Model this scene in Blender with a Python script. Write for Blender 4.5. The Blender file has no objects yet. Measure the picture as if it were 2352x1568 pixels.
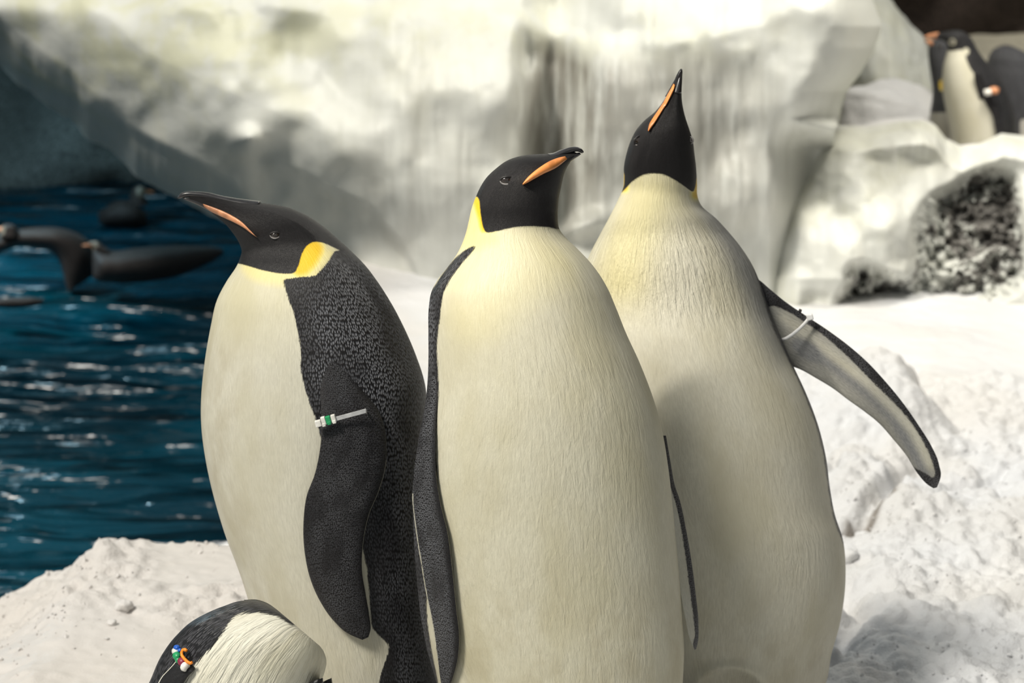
import bpy, math, random
import numpy as np
from mathutils import Vector, kdtree

random.seed(7)
rng = np.random.default_rng(7)
scene = bpy.context.scene
C = scene.collection

# ------------------------------------------------------------------ camera
PITCH = math.radians(13.0)
CAMZ, FPX = 1.7, 6200.0
cam_d = bpy.data.cameras.new('camera')
cam = bpy.data.objects.new('camera', cam_d)
C.objects.link(cam)
cam.location = (0, 0, CAMZ)
cam.rotation_euler = (math.radians(90) - PITCH, 0, 0)
cam_d.sensor_width = 36.0
cam_d.lens = FPX / 2352 * 36.0
cam_d.clip_end = 100
cam_d.dof.use_dof = True
cam_d.dof.focus_distance = 3.95
cam_d.dof.aperture_fstop = 6.3
scene.camera = cam

# ------------------------------------------------------------------ world, lights, exposure
W = bpy.data.worlds.new('world'); scene.world = W
W.use_nodes = True
bg = W.node_tree.nodes['Background']
bg.inputs[0].default_value = (0.88, 0.93, 0.92, 1)
bg.inputs[1].default_value = 0.38

sun_d = bpy.data.lights.new('sun', 'SUN')
sun_d.energy = 3.7
sun_d.angle = math.radians(13)
sun_d.color = (1.0, 0.95, 0.86)
sun = bpy.data.objects.new('sun', sun_d); C.objects.link(sun)
sun.rotation_euler = Vector((0.56, 0.60, -1.0)).to_track_quat('-Z', 'Y').to_euler()

# unseen cool fill added left of the frame to brighten cave and pool
pl_d = bpy.data.lights.new('pool_fill', 'AREA')
pl_d.energy = 34; pl_d.size = 0.5; pl_d.color = (0.55, 0.85, 1.0)
pl_ = bpy.data.objects.new('pool_fill', pl_d); C.objects.link(pl_)
pl_.location = (-2.75, 10.7, 0.85)
pl_.rotation_euler = Vector((1.0, 0.05, -0.50)).to_track_quat('-Z', 'Y').to_euler()

# unseen warm fill added to brighten the mound, boulder and birds behind
rl_d = bpy.data.lights.new('rear_fill', 'AREA')
rl_d.energy = 105; rl_d.size = 1.0; rl_d.color = (1.0, 0.95, 0.84)
rl_ = bpy.data.objects.new('rear_fill', rl_d); C.objects.link(rl_)
rl_.location = (2.1, 7.9, 3.3)
rl_.rotation_euler = Vector((-0.25, 0.45, -1.0)).to_track_quat('-Z', 'Y').to_euler()

# warm spotlight from the upper left onto the heads and shoulders
sp_d = bpy.data.lights.new('show_spot', 'SPOT')
sp_d.energy = 560; sp_d.spot_size = math.radians(12.5); sp_d.spot_blend = 0.7; sp_d.shadow_soft_size = 0.12
sp_d.color = (1.0, 0.93, 0.80)
sp_ = bpy.data.objects.new('show_spot', sp_d); C.objects.link(sp_)
sp_.location = (-3.3, 1.9, 3.5)
sp_.rotation_euler = (Vector((0.12, 4.1, 1.08)) - Vector((-3.3, 1.9, 3.5))).to_track_quat('-Z', 'Y').to_euler()

vs = scene.view_settings
vs.view_transform = 'Standard'
vs.look = 'None'
vs.gamma = 1
vs.use_curve_mapping = False
vs.exposure = 0.0

# ------------------------------------------------------------------ photograph geometry -> world helpers
CP, SP = math.cos(PITCH), math.sin(PITCH)

def unproj(px, py, Y):
    """world point on the ray of a photo pixel at world distance Y (arrays allowed)"""
    a = (np.asarray(px, float) - 1176) / FPX
    b = (784 - np.asarray(py, float)) / FPX
    dy = CP + b * SP
    dz = -SP + b * CP
    t = np.asarray(Y, float) / dy
    return np.stack([a * t, dy * t, CAMZ + dz * t], -1)

def ground_at(px, py, z=0.0):
    a = (px - 1176) / FPX; b = (784 - py) / FPX
    dy = CP + b * SP; dz = -SP + b * CP
    t = (z - CAMZ) / dz
    return a * t, dy * t

def proj(P):
    x, y, z = P[..., 0], P[..., 1], P[..., 2] - CAMZ
    d = y * CP - z * SP
    u = y * SP + z * CP
    return 1176 + FPX * x / d, 784 - FPX * u / d

# ------------------------------------------------------------------ noise (vectorised value noise)
_perm = rng.permutation(256); _perm = np.concatenate([_perm, _perm, _perm])
_val = rng.random(256) * 2 - 1

def vnoise(x, y, z=0.0):
    x, y, z = np.broadcast_arrays(np.asarray(x, float), np.asarray(y, float), np.asarray(z, float))
    xi, yi, zi = np.floor(x).astype(int), np.floor(y).astype(int), np.floor(z).astype(int)
    xf, yf, zf = x - xi, y - yi, z - zi
    f = lambda t: t * t * t * (t * (t * 6 - 15) + 10)
    u, v, w = f(xf), f(yf), f(zf)
    def h(a, b, c):
        return _val[_perm[(_perm[(_perm[a & 255] + b) & 255] + c) & 255]]
    r = 0
    for dx in (0, 1):
        for dy in (0, 1):
            for dz in (0, 1):
                r = r + h(xi + dx, yi + dy, zi + dz) * (u if dx else 1 - u) * (v if dy else 1 - v) * (w if dz else 1 - w)
    return r

def fbm(x, y, z=0.0, o=4, g=0.5):
    s, a, f = 0, 1.0, 1.0
    for k in range(o):
        s = s + a * vnoise(x * f + 13.7 * k, y * f + 7.1 * k, np.asarray(z) * f + 3.3 * k)
        a *= g; f *= 2.03
    return s

def sstep(a, b, x):
    t = np.clip((x - a) / (b - a), 0, 1)
    return t * t * (3 - 2 * t)

def poly_sd(px, py, poly):
    """signed distance to a closed polygon, positive inside"""
    P = np.array(poly, float)
    for _ in range(2):                                   # rounded corners
        Q = np.roll(P, -1, axis=0)
        P = np.stack([0.8 * P + 0.2 * Q, 0.2 * P + 0.8 * Q], 1).reshape(-1, 2)
    n = len(P)
    x = np.asarray(px, float); y = np.asarray(py, float)
    d = np.full(x.shape, 1e9); ins = np.zeros(x.shape, bool)
    for i in range(n):
        ax, ay = P[i]; bx, by = P[(i + 1) % n]
        ex, ey = bx - ax, by - ay
        L = ex * ex + ey * ey + 1e-12
        t = np.clip(((x - ax) * ex + (y - ay) * ey) / L, 0, 1)
        d = np.minimum(d, np.hypot(x - ax - t * ex, y - ay - t * ey))
        c = ((ay > y) != (by > y))
        with np.errstate(divide='ignore', invalid='ignore'):
            xx = ax + (y - ay) * ex / (ey if ey != 0 else 1e-9)
        ins ^= c & (x < xx)
    return np.where(ins, d, -d)

def line_d(px, py, pts):
    x = np.asarray(px, float); y = np.asarray(py, float)
    d = np.full(x.shape, 1e9)
    for (ax, ay), (bx, by) in zip(pts[:-1], pts[1:]):
        ex, ey = bx - ax, by - ay
        t = np.clip(((x - ax) * ex + (y - ay) * ey) / (ex * ex + ey * ey + 1e-12), 0, 1)
        d = np.minimum(d, np.hypot(x - ax - t * ex, y - ay - t * ey))
    return d

# ------------------------------------------------------------------ node helpers
class NT:
    def __init__(self, name):
        self.m = bpy.data.materials.new(name)
        self.m.use_nodes = True
        self.t = self.m.node_tree
        self.b = self.t.nodes['Principled BSDF']
    def n(self, typ, ins=None, **kw):
        nd = self.t.nodes.new(typ)
        for k, v in kw.items():
            setattr(nd, k, v)
        for k, v in (ins or {}).items():
            self.set(nd.inputs[k], v)
        return nd
    def set(self, sock, v):
        if isinstance(v, bpy.types.NodeSocket):
            self.t.links.new(v, sock)
        elif isinstance(v, bpy.types.Node):
            self.t.links.new(v.outputs[0], sock)
        else:
            if isinstance(v, tuple) and len(v) == 3 and sock.type == 'RGBA':
                v = v + (1,)
            sock.default_value = v
    def attr(self, name, out='Fac'):
        return self.n('ShaderNodeAttribute', attribute_name=name).outputs[out]
    def math(self, op, a, b=0.0, c=0.0, clamp=False):
        nd = self.n('ShaderNodeMath', operation=op, use_clamp=clamp)
        self.set(nd.inputs[0], a); self.set(nd.inputs[1], b); self.set(nd.inputs[2], c)
        return nd.outputs[0]
    def mix(self, f, a, b, blend='MIX'):
        nd = self.n('ShaderNodeMix', data_type='RGBA', blend_type=blend)
        self.set(nd.inputs[0], f); self.set(nd.inputs[6], a); self.set(nd.inputs[7], b)
        return nd.outputs[2]
    def ramp(self, v, a, b, lo=0.0, hi=1.0, smooth=True):
        nd = self.n('ShaderNodeMapRange', interpolation_type='SMOOTHSTEP' if smooth else 'LINEAR')
        for i, q in enumerate((v, a, b, lo, hi)):
            self.set(nd.inputs[i], q)
        return nd.outputs[0]
    def noise(self, vec, scale, detail=3, rough=0.5, dist=0.0):
        nd = self.n('ShaderNodeTexNoise')
        if vec is not None: self.set(nd.inputs['Vector'], vec)
        self.set(nd.inputs['Scale'], scale); self.set(nd.inputs['Detail'], detail)
        self.set(nd.inputs['Roughness'], rough); self.set(nd.inputs['Distortion'], dist)
        return nd.outputs[0]
    def vmul(self, v, s):
        nd = self.n('ShaderNodeVectorMath', operation='MULTIPLY')
        self.set(nd.inputs[0], v); self.set(nd.inputs[1], s)
        return nd.outputs[0]
    def bump(self, h, dist, strength=1.0, nrm=None):
        nd = self.n('ShaderNodeBump')
        self.set(nd.inputs['Height'], h); self.set(nd.inputs['Distance'], dist); self.set(nd.inputs['Strength'], strength)
        if nrm is not None: self.set(nd.inputs['Normal'], nrm)
        return nd.outputs[0]
    def out(self, **kw):
        for k, v in kw.items():
            self.set(self.b.inputs[k.replace('_', ' ')], v)
        return self.m

def plain(name, col, rough=0.5, spec=0.5, coat=0.0, noise=0.15):
    t = NT(name)
    tc = t.n('ShaderNodeTexCoord').outputs['Object']
    f = t.noise(tc, 60, 3)
    c = t.mix(t.ramp(f, 0.3, 0.7), tuple(x * (1 - noise) for x in col), tuple(min(1, x * (1 + noise)) for x in col))
    t.out(Base_Color=c, Roughness=rough, Coat_Weight=coat, Normal=t.bump(f, 0.0006, 0.4))
    t.b.inputs['Specular IOR Level'].default_value = spec
    return t.m

def feather_material(name, cream=(0.61, 0.585, 0.48), dark=(0.0085, 0.0075, 0.008), speck=(0.11, 0.112, 0.125), yellow=(0.80, 0.52, 0.03), clump=1.0, rdark=0.48):
    """plumage: attributes dark (signed px), yel, scl, fuv drive it"""
    t = NT(name)
    uv = t.attr('fuv', 'Vector')
    sd, yel, scl = t.attr('dark'), t.attr('yel'), t.attr('scl')
    dirt = t.attr('dirt')
    # long soft barbs
    barb = t.noise(t.vmul(uv, (420.0, 60.0, 1.0)), 1.0, 4, 0.6, 0.4)
    clmp = t.noise(t.vmul(uv, (130.0, 26.0, 1.0)), 1.0, 3, 0.55, 0.6)
    fine = t.noise(t.vmul(uv, (1100.0, 260.0, 1.0)), 1.0, 2)
    edge = t.math('ADD', t.math('MULTIPLY', t.math('SUBTRACT', barb, 0.5), 30.0), t.math('MULTIPLY', t.math('SUBTRACT', fine, 0.5), 12.0))
    edge = t.math('MULTIPLY', edge, t.math('ADD', t.math('MULTIPLY', scl, 0.9), 0.12))
    mask = t.ramp(t.math('ADD', sd, edge), -1.6, 1.6)
    big = t.noise(t.vmul(uv, (9.0, 4.0, 1.0)), 1.0, 3)
    c1 = t.mix(t.ramp(barb, 0.25, 0.75), tuple(x * 0.90 for x in cream), tuple(min(1, x * 1.06) for x in cream))
    c1 = t.mix(t.math('MULTIPLY', t.ramp(big, 0.40, 0.66), 0.75), c1, (cream[0] * 0.86, cream[1] * 0.84, cream[2] * 0.76))
    spots = t.ramp(t.noise(t.vmul(uv, (160.0, 40.0, 1.0)), 1.0, 5, 0.7), 0.66, 0.80)
    c1 = t.mix(t.math('MULTIPLY', t.math('MULTIPLY', spots, dirt), 0.6), c1, (0.22, 0.17, 0.09))
    dsm = t.ramp(t.noise(t.vmul(uv, (22.0, 12.0, 1.0)), 1.0, 4, 0.6), 0.35, 0.7)
    c1 = t.mix(t.math('MULTIPLY', t.math('MULTIPLY', dsm, dirt), 0.55), c1, (0.36, 0.31, 0.20))
    pale = t.mix(0.5, yellow, (0.9, 0.85, 0.45))
    c1 = t.mix(t.ramp(yel, 0.0, 0.6, smooth=False), c1, (0.80, 0.70, 0.26))
    c1 = t.mix(t.ramp(yel, 0.45, 1.0, smooth=False), c1, yellow)
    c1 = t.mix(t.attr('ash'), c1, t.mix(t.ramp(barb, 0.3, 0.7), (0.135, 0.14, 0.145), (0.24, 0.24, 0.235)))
    # scale-like dark feathers with grey tips
    vo = t.n('ShaderNodeTexVoronoi', {'Vector': t.vmul(uv, (320.0, 150.0, 1.0)), 'Scale': 1.0, 'Randomness': 0.8}, voronoi_dimensions='2D')
    sp = t.ramp(vo.outputs['Distance'], 0.62, 0.10)
    var = t.ramp(t.noise(t.vmul(uv, (14.0, 8.0, 1.0)), 1.0, 3), 0.32, 0.62, 0.25, 1.0)
    spm = t.math('MULTIPLY', t.math('MULTIPLY', sp, scl), var)
    dsheen = t.mix(t.math('MULTIPLY', t.ramp(t.noise(t.vmul(uv, (60.0, 30.0, 1.0)), 1.0, 3), 0.4, 0.75), 0.5), dark, tuple(x * 1.7 for x in dark))
    c2 = t.mix(spm, dsheen, speck)
    col = t.mix(mask, c1, c2)
    hgt = t.math('ADD', t.math('MULTIPLY', clmp, 1.6 * clump), t.math('ADD', t.math('MULTIPLY', barb, 0.7), t.math('MULTIPLY', fine, 0.25)))
    hgt = t.math('MULTIPLY', hgt, t.attr('rough'))
    hdark = t.math('ADD', t.math('MULTIPLY', spm, 1.2), t.math('MULTIPLY', fine, 0.4))
    hm = t.n('ShaderNodeMix', data_type='FLOAT')
    t.set(hm.inputs[0], mask); t.set(hm.inputs[2], hgt); t.set(hm.inputs[3], hdark)
    nb = t.bump(hm.outputs[0], 0.0018, 0.9)
    rg = t.n('ShaderNodeMix', data_type='FLOAT')
    t.set(rg.inputs[0], mask); rg.inputs[2].default_value = 0.55; rg.inputs[3].default_value = rdark
    t.out(Base_Color=col, Roughness=rg.outputs[0], Normal=nb, Sheen_Weight=0.03, Sheen_Roughness=0.4)
    t.b.inputs['Specular IOR Level'].default_value = 0.30
    return t.m

M_emp = feather_material('emperor_plumage', speck=(0.20, 0.205, 0.225))
M_small = feather_material('wet_plumage', cream=(0.80, 0.78, 0.68), dark=(0.012, 0.012, 0.013), speck=(0.10, 0.10, 0.11), clump=1.8, rdark=0.30)
M_grey = feather_material('grey_plumage', cream=(0.5, 0.48, 0.44), dark=(0.05, 0.05, 0.055), speck=(0.11, 0.11, 0.12))
M_brown = feather_material('brown_wet_plumage', cream=(0.22, 0.2, 0.16), dark=(0.028, 0.023, 0.022), speck=(0.05, 0.045, 0.04))
M_beak = plain('beak_horn', (0.022, 0.021, 0.023), 0.30, 0.5, 0.15, 0.35)
M_orange = plain('orange_beak_plate', (0.72, 0.26, 0.07), 0.42, 0.5, 0.1, 0.22)
M_peach = plain('peach_beak_plate', (0.62, 0.27, 0.13), 0.45, 0.5, 0.1, 0.28)
M_eye = plain('dark_eye', (0.02, 0.013, 0.01), 0.08, 0.6, 1.0, 0.1)
M_lid = plain('grey_eyelid', (0.17, 0.16, 0.155), 0.5)
M_nylon = plain('translucent_white_nylon', (0.62, 0.62, 0.62), 0.35)
M_white = plain('white_plastic', (0.82, 0.80, 0.74), 0.4)
M_green = plain('green_plastic', (0.02, 0.33, 0.12), 0.35)
M_blue = plain('blue_plastic', (0.02, 0.12, 0.55), 0.35)
M_maroon = plain('maroon_plastic', (0.22, 0.02, 0.05), 0.4)
M_orangeband = plain('orange_plastic', (0.9, 0.27, 0.02), 0.35)
M_foot = plain('dark_foot_skin', (0.02, 0.018, 0.018), 0.6)

# ------------------------------------------------------------------ object helpers
def mesh_obj(name, verts, faces, mat, parent=None, smooth=True, attrs=None):
    me = bpy.data.meshes.new(name)
    verts = np.asarray(verts, float).reshape(-1, 3)
    if isinstance(faces, np.ndarray):
        nf, k = faces.shape
        me.vertices.add(len(verts)); me.vertices.foreach_set('co', verts.ravel())
        me.loops.add(nf * k); me.loops.foreach_set('vertex_index', faces.ravel().astype(np.int32))
        me.polygons.add(nf); me.polygons.foreach_set('loop_start', np.arange(0, nf * k, k, dtype=np.int32))
        me.update(calc_edges=True); me.validate()
    else:
        me.from_pydata([tuple(v) for v in verts], [], [tuple(int(i) for i in f) for f in faces]); me.update()
    me.polygons.foreach_set('use_smooth', [smooth] * len(me.polygons))
    for k, a in (attrs or {}).items():
        a = np.asarray(a, float)
        if a.ndim == 2:
            at = me.attributes.new(k, 'FLOAT_VECTOR', 'POINT'); at.data.foreach_set('vector', a.astype(np.float32).ravel())
        else:
            at = me.attributes.new(k, 'FLOAT', 'POINT'); at.data.foreach_set('value', a.astype(np.float32).ravel())
    me.materials.append(mat)
    o = bpy.data.objects.new(name, me); C.objects.link(o)
    if parent is not None:
        o.parent = parent
        o.matrix_parent_inverse = parent.matrix_basis.inverted()
    return o

def recentre(o, base):
    """origin of a top-level mesh moved to its base point"""
    b = Vector(base)
    o.data.transform(__import__('mathutils').Matrix.Translation(-b)); o.location = b

def tag(o, label=None, cat=None, group=None, kind=None):
    if label: o['label'] = label
    if cat: o['category'] = cat
    if group: o['group'] = group
    if kind: o['kind'] = kind
    return o

def empty(name, loc):
    o = bpy.data.objects.new(name, None); C.objects.link(o); o.location = loc
    o.empty_display_size = 0.1
    return o

def catmull(P, n):
    """resample rows of P (k,d) to n by centripetal-like Hermite (monotone in index, chord-length spaced)"""
    P = np.asarray(P, float); k = len(P)
    return P, k

def resample(vals, tt, n, sharp_end=True):
    """Hermite (Catmull-Rom with nonuniform knots)"""
    vals = np.asarray(vals, float); k = len(vals)
    m = np.zeros_like(vals)
    for i in range(k):
        if i == 0: m[i] = (vals[1] - vals[0]) / (tt[1] - tt[0])
        elif i == k - 1: m[i] = (vals[-1] - vals[-2]) / (tt[-1] - tt[-2])
        else:
            d0 = (vals[i] - vals[i - 1]) / (tt[i] - tt[i - 1]); d1 = (vals[i + 1] - vals[i]) / (tt[i + 1] - tt[i])
            w0 = tt[i + 1] - tt[i]; w1 = tt[i] - tt[i - 1]
            m[i] = (d0 * w0 + d1 * w1) / (w0 + w1)
    T = np.linspace(tt[0], tt[-1], n)
    idx = np.clip(np.searchsorted(tt, T, side='right') - 1, 0, k - 2)
    h = (tt[idx + 1] - tt[idx]); s = (T - tt[idx]) / h
    s_, h_ = s.reshape((-1,) + (1,) * (vals.ndim - 1)), h.reshape((-1,) + (1,) * (vals.ndim - 1))
    return ((2 * s_**3 - 3 * s_**2 + 1) * vals[idx] + (s_**3 - 2 * s_**2 + s_) * h_ * m[idx]
            + (-2 * s_**3 + 3 * s_**2) * vals[idx + 1] + (s_**3 - s_**2) * h_ * m[idx + 1])

class Loft:
    """rings between pairs of outline points; each ring is an ellipse whose second axis lies along the depth direction"""
    def __init__(self, st, nu, nv, round_ends=True, R0=0.17):
        # st rows: Lx,Ly,Rx,Ry,Y,h
        S = np.array(st, float)
        cx = (S[:, 0] + S[:, 2]) / 2; cy = (S[:, 1] + S[:, 3]) / 2
        seg = np.maximum(np.hypot(np.diff(cx), np.diff(cy)), 2.0)
        tt = np.concatenate([[0], np.cumsum(seg)])
        Q = resample(S, tt, nv)
        PL = unproj(Q[:, 0], Q[:, 1], Q[:, 4]); PR = unproj(Q[:, 2], Q[:, 3], Q[:, 4])
        cen = (PL + PR) / 2; a = (PR - PL) / 2
        v = cen - np.array([0, 0, CAMZ]); v /= np.linalg.norm(v, axis=1)[:, None]
        h = np.maximum(Q[:, 5], 0.0005)
        phi = np.linspace(-math.pi / 2, 1.5 * math.pi, nu, endpoint=False)
        V = cen[:, None, :] + a[:, None, :] * np.cos(phi)[None, :, None] - v[:, None, :] * (h[:, None] * np.sin(phi)[None, :])[..., None]
        self.grid = V; self.nu, self.nv = nu, nv; self.phi = phi
        self.cen = cen; self.Q = Q; self.rad = np.linalg.norm(a, axis=1)
        L = np.concatenate([[0], np.cumsum(np.linalg.norm(np.diff(cen, axis=0), axis=1))])
        self.V = np.concatenate([V.reshape(-1, 3), cen[:1], cen[-1:]])
        self.PHI = np.concatenate([np.tile(phi, nv), [0, 0]])
        uvx = phi[None, :] * R0 * np.ones((nv, 1))
        uvy = L[:, None] * np.ones((1, nu))
        self.UV = np.concatenate([np.stack([uvx, uvy, 0 * uvx], -1).reshape(-1, 3), [[0, 0, 0], [0, L[-1], 0]]])
        # silhouette pixel of each vertex row
        i = np.arange(nv)[:, None] * nu; j = np.arange(nu)[None, :]
        q = np.stack([i + j, i + (j + 1) % nu, i + nu + (j + 1) % nu, i + nu + j], -1)[:-1].reshape(-1, 4)
        n0 = nu * nv
        t0 = np.stack([np.full(nu, n0), (np.arange(nu) + 1) % nu, np.arange(nu), np.arange(nu)], -1)
        b = (nv - 1) * nu
        self.F = [tuple(r) for r in q] + [(n0, (k + 1) % nu, k) for k in range(nu)] + [(n0 + 1, b + k, b + (k + 1) % nu) for k in range(nu)]
        self.px, self.py = proj(self.V)
        self.row = np.concatenate([np.repeat(np.arange(nv), nu), [0, nv - 1]])
    def front(self):
        return np.sin(self.PHI) >= -1e-6
    def surf(self, side=1):
        """function pixel -> world Y of the near (side=1) or far surface"""
        sel = np.where((np.sin(self.PHI) * side >= -1e-6))[0]
        kd = kdtree.KDTree(len(sel))
        for k, i in enumerate(sel):
            kd.insert((self.px[i], self.py[i], 0), k)
        kd.balance()
        Yv = self.V[sel, 1]
        def f(x, y):
            r = kd.find_n((float(x), float(y), 0), 5)
            w = [1 / (d * d + 0.5) for _, _, d in r]
            return sum(Yv[k] * ww for (_, k, _), ww in zip(r, w)) / sum(w)
        return f

class Body:
    """collects islands and their attributes into one continuous creature mesh"""
    def __init__(self):
        self.V, self.F, self.A = [], [], {k: [] for k in ('dark', 'yel', 'scl', 'rough', 'dirt', 'ash', 'fuv')}
        self.n = 0
    def add(self, V, F, **at):
        self.V.append(V); self.F += [tuple(i + self.n for i in f) for f in F]; self.n += len(V)
        for k in self.A:
            v = at.get(k, 0.0 if k != 'fuv' else V)
            if np.isscalar(v): v = np.full(len(V), float(v))
            self.A[k].append(np.asarray(v, float))
    def build(self, name, mat, parent):
        return mesh_obj(name, np.concatenate(self.V), self.F, mat, parent, True, {k: np.concatenate(v) for k, v in self.A.items()})

def lens(pairs, n=14, m=60, surf=None, off=0.004, thick=0.008, Ys=None, side=1, back=0.0):
    """thin blade between two outline edges following a surface. pairs rows: Lx,Ly,Rx,Ry[,off]; returns V,F,UV,w,t"""
    S = np.array([list(p) + ([off] if len(p) == 4 else []) for p in pairs], float)
    cx = (S[:, 0] + S[:, 2]) / 2; cy = (S[:, 1] + S[:, 3]) / 2
    tt = np.concatenate([[0], np.cumsum(np.maximum(np.hypot(np.diff(cx), np.diff(cy)), 2))])
    Q = resample(S, tt, m)
    if Ys is not None:
        YY = resample(np.array(Ys, float).reshape(len(S), -1), tt, m)
    ang = np.linspace(0, 2 * math.pi, 2 * n, endpoint=False)
    V = []; wv = []; tv = []; fr = []
    for r in range(m):
        q = Q[r]
        for al in ang:
            w = math.cos(al)               # 1 = R edge, -1 = L edge
            x = (q[0] + q[2]) / 2 + (q[2] - q[0]) / 2 * w
            y = (q[1] + q[3]) / 2 + (q[3] - q[1]) / 2 * w
            if Ys is None:
                Y = surf(x, y) - side * q[4]
            else:
                Y = YY[r][0] + (YY[r][-1] - YY[r][0]) * (w + 1) / 2 if YY.shape[1] > 1 else YY[r][0]
            th = thick * (0.35 + 0.65 * math.sin(math.pi * min(1, (r + 0.6) / (m * 0.8))) if False else 1)
            taper = min(1.0, (m - 1 - r) / (m * 0.10) + 0.12)
            Y = Y - math.sin(al) * th * taper * (0.9 if math.sin(al) > 0 else 1.0)
            V.append(unproj(x, y, Y)); wv.append(w); tv.append(r / (m - 1)); fr.append(math.sin(al))
    V = np.array(V); k = 2 * n
    F = []
    for r in range(m - 1):
        for j in range(k):
            F.append((r * k + j, r * k + (j + 1) % k, (r + 1) * k + (j + 1) % k, (r + 1) * k + j))
    F.append(tuple(range(k))[::-1]); F.append(tuple((m - 1) * k + j for j in range(k)))
    L = np.concatenate([[0], np.cumsum(np.hypot(np.diff((Q[:, 0] + Q[:, 2]) / 2), np.diff((Q[:, 1] + Q[:, 3]) / 2)))]) / 1500
    wd = np.hypot(Q[:, 2] - Q[:, 0], Q[:, 3] - Q[:, 1]) / 3000
    rows = np.repeat(np.arange(m), k); wv = np.array(wv)
    UV = np.stack([wv * wd[rows], L[rows], 0 * wv], -1)
    return V, F, UV, wv, np.array(tv), np.array(fr)

def ball(c, r, sx=1, sy=1, sz=1, nu=14, nv=9):
    V = []; F = []
    for i in range(nv + 1):
        th = math.pi * i / nv
        for j in range(nu):
            p = 2 * math.pi * j / nu
            V.append((c[0] + r * sx * math.sin(th) * math.cos(p), c[1] + r * sy * math.sin(th) * math.sin(p), c[2] + r * sz * math.cos(th)))
    for i in range(nv):
        for j in range(nu):
            F.append((i * nu + j, (i + 1) * nu + j, (i + 1) * nu + (j + 1) % nu, i * nu + (j + 1) % nu))
    return np.array(V), F

def tube(pts, rad, n=8, flat=1.0):
    pts = [Vector(p) for p in pts]; V = []; F = []
    k = len(pts)
    for i, p in enumerate(pts):
        d = (pts[min(i + 1, k - 1)] - pts[max(i - 1, 0)]).normalized()
        a = d.cross(Vector((0, 1, 0.01))).normalized(); b = d.cross(a).normalized()
        r = rad[i] if isinstance(rad, (list, tuple)) else rad
        for j in range(n):
            t = 2 * math.pi * j / n
            V.append(p + a * math.cos(t) * r + b * math.sin(t) * r * flat)
    for i in range(k - 1):
        for j in range(n):
            F.append((i * n + j, i * n + (j + 1) % n, (i + 1) * n + (j + 1) % n, (i + 1) * n + j))
    F.append(tuple(range(n))[::-1]); F.append(tuple((k - 1) * n + j for j in range(n)))
    return np.array([tuple(v) for v in V]), F

def boxm(c, ax, ay, az):
    c = np.array(c, float); ax, ay, az = map(lambda v: np.array(v, float), (ax, ay, az))
    V = [c + i * ax + j * ay + k * az for i in (-1, 1) for j in (-1, 1) for k in (-1, 1)]
    F = [(0, 1, 3, 2), (4, 6, 7, 5), (0, 4, 5, 1), (2, 3, 7, 6), (0, 2, 6, 4), (1, 5, 7, 3)]
    return np.array(V), F

def bevelled(name, V, F, mat, parent, w):
    o = mesh_obj(name, V, F, mat, parent, False)
    b = o.modifiers.new('bevel', 'BEVEL'); b.width = w; b.segments = 2
    return o

# ================================================================== STRUCTURE
# ---------------------------------------------------------------- materials of the place
def snow_material():
    t = NT('granular_snow')
    tc = t.n('ShaderNodeTexCoord').outputs['Object']
    n1 = t.noise(tc, 2.2, 4); n2 = t.noise(tc, 38, 5, 0.65); n3 = t.noise(tc, 240, 3, 0.6)
    warm = t.attr('warm')
    c = t.mix(t.ramp(n1, 0.35, 0.7), (0.63, 0.64, 0.66), (0.61, 0.60, 0.585))
    c = t.mix(t.math('MULTIPLY', warm, 0.85), c, (0.60, 0.55, 0.50))
    c = t.mix(t.math('MULTIPLY', t.ramp(n2, 0.62, 0.8), 0.25), c, (0.62, 0.58, 0.50))
    c = t.mix(t.attr('soil'), c, (0.16, 0.13, 0.10))
    sm = t.attr('smooth')
    amp = t.math('SUBTRACT', 1.0, t.math('MULTIPLY', sm, 0.93))
    h = t.math('ADD', t.math('MULTIPLY', n2, 1.0), t.math('MULTIPLY', n3, 0.3))
    h = t.math('MULTIPLY', h, amp)
    t.out(Base_Color=c, Roughness=t.ramp(sm, 0, 1, 0.75, 0.45), Normal=t.bump(h, 0.020, 0.55), Subsurface_Weight=0.15, Subsurface_Scale=0.01)
    t.b.inputs['Subsurface Radius'].default_value = (1, 1, 1)
    return t.m
M_snow = snow_material()

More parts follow.
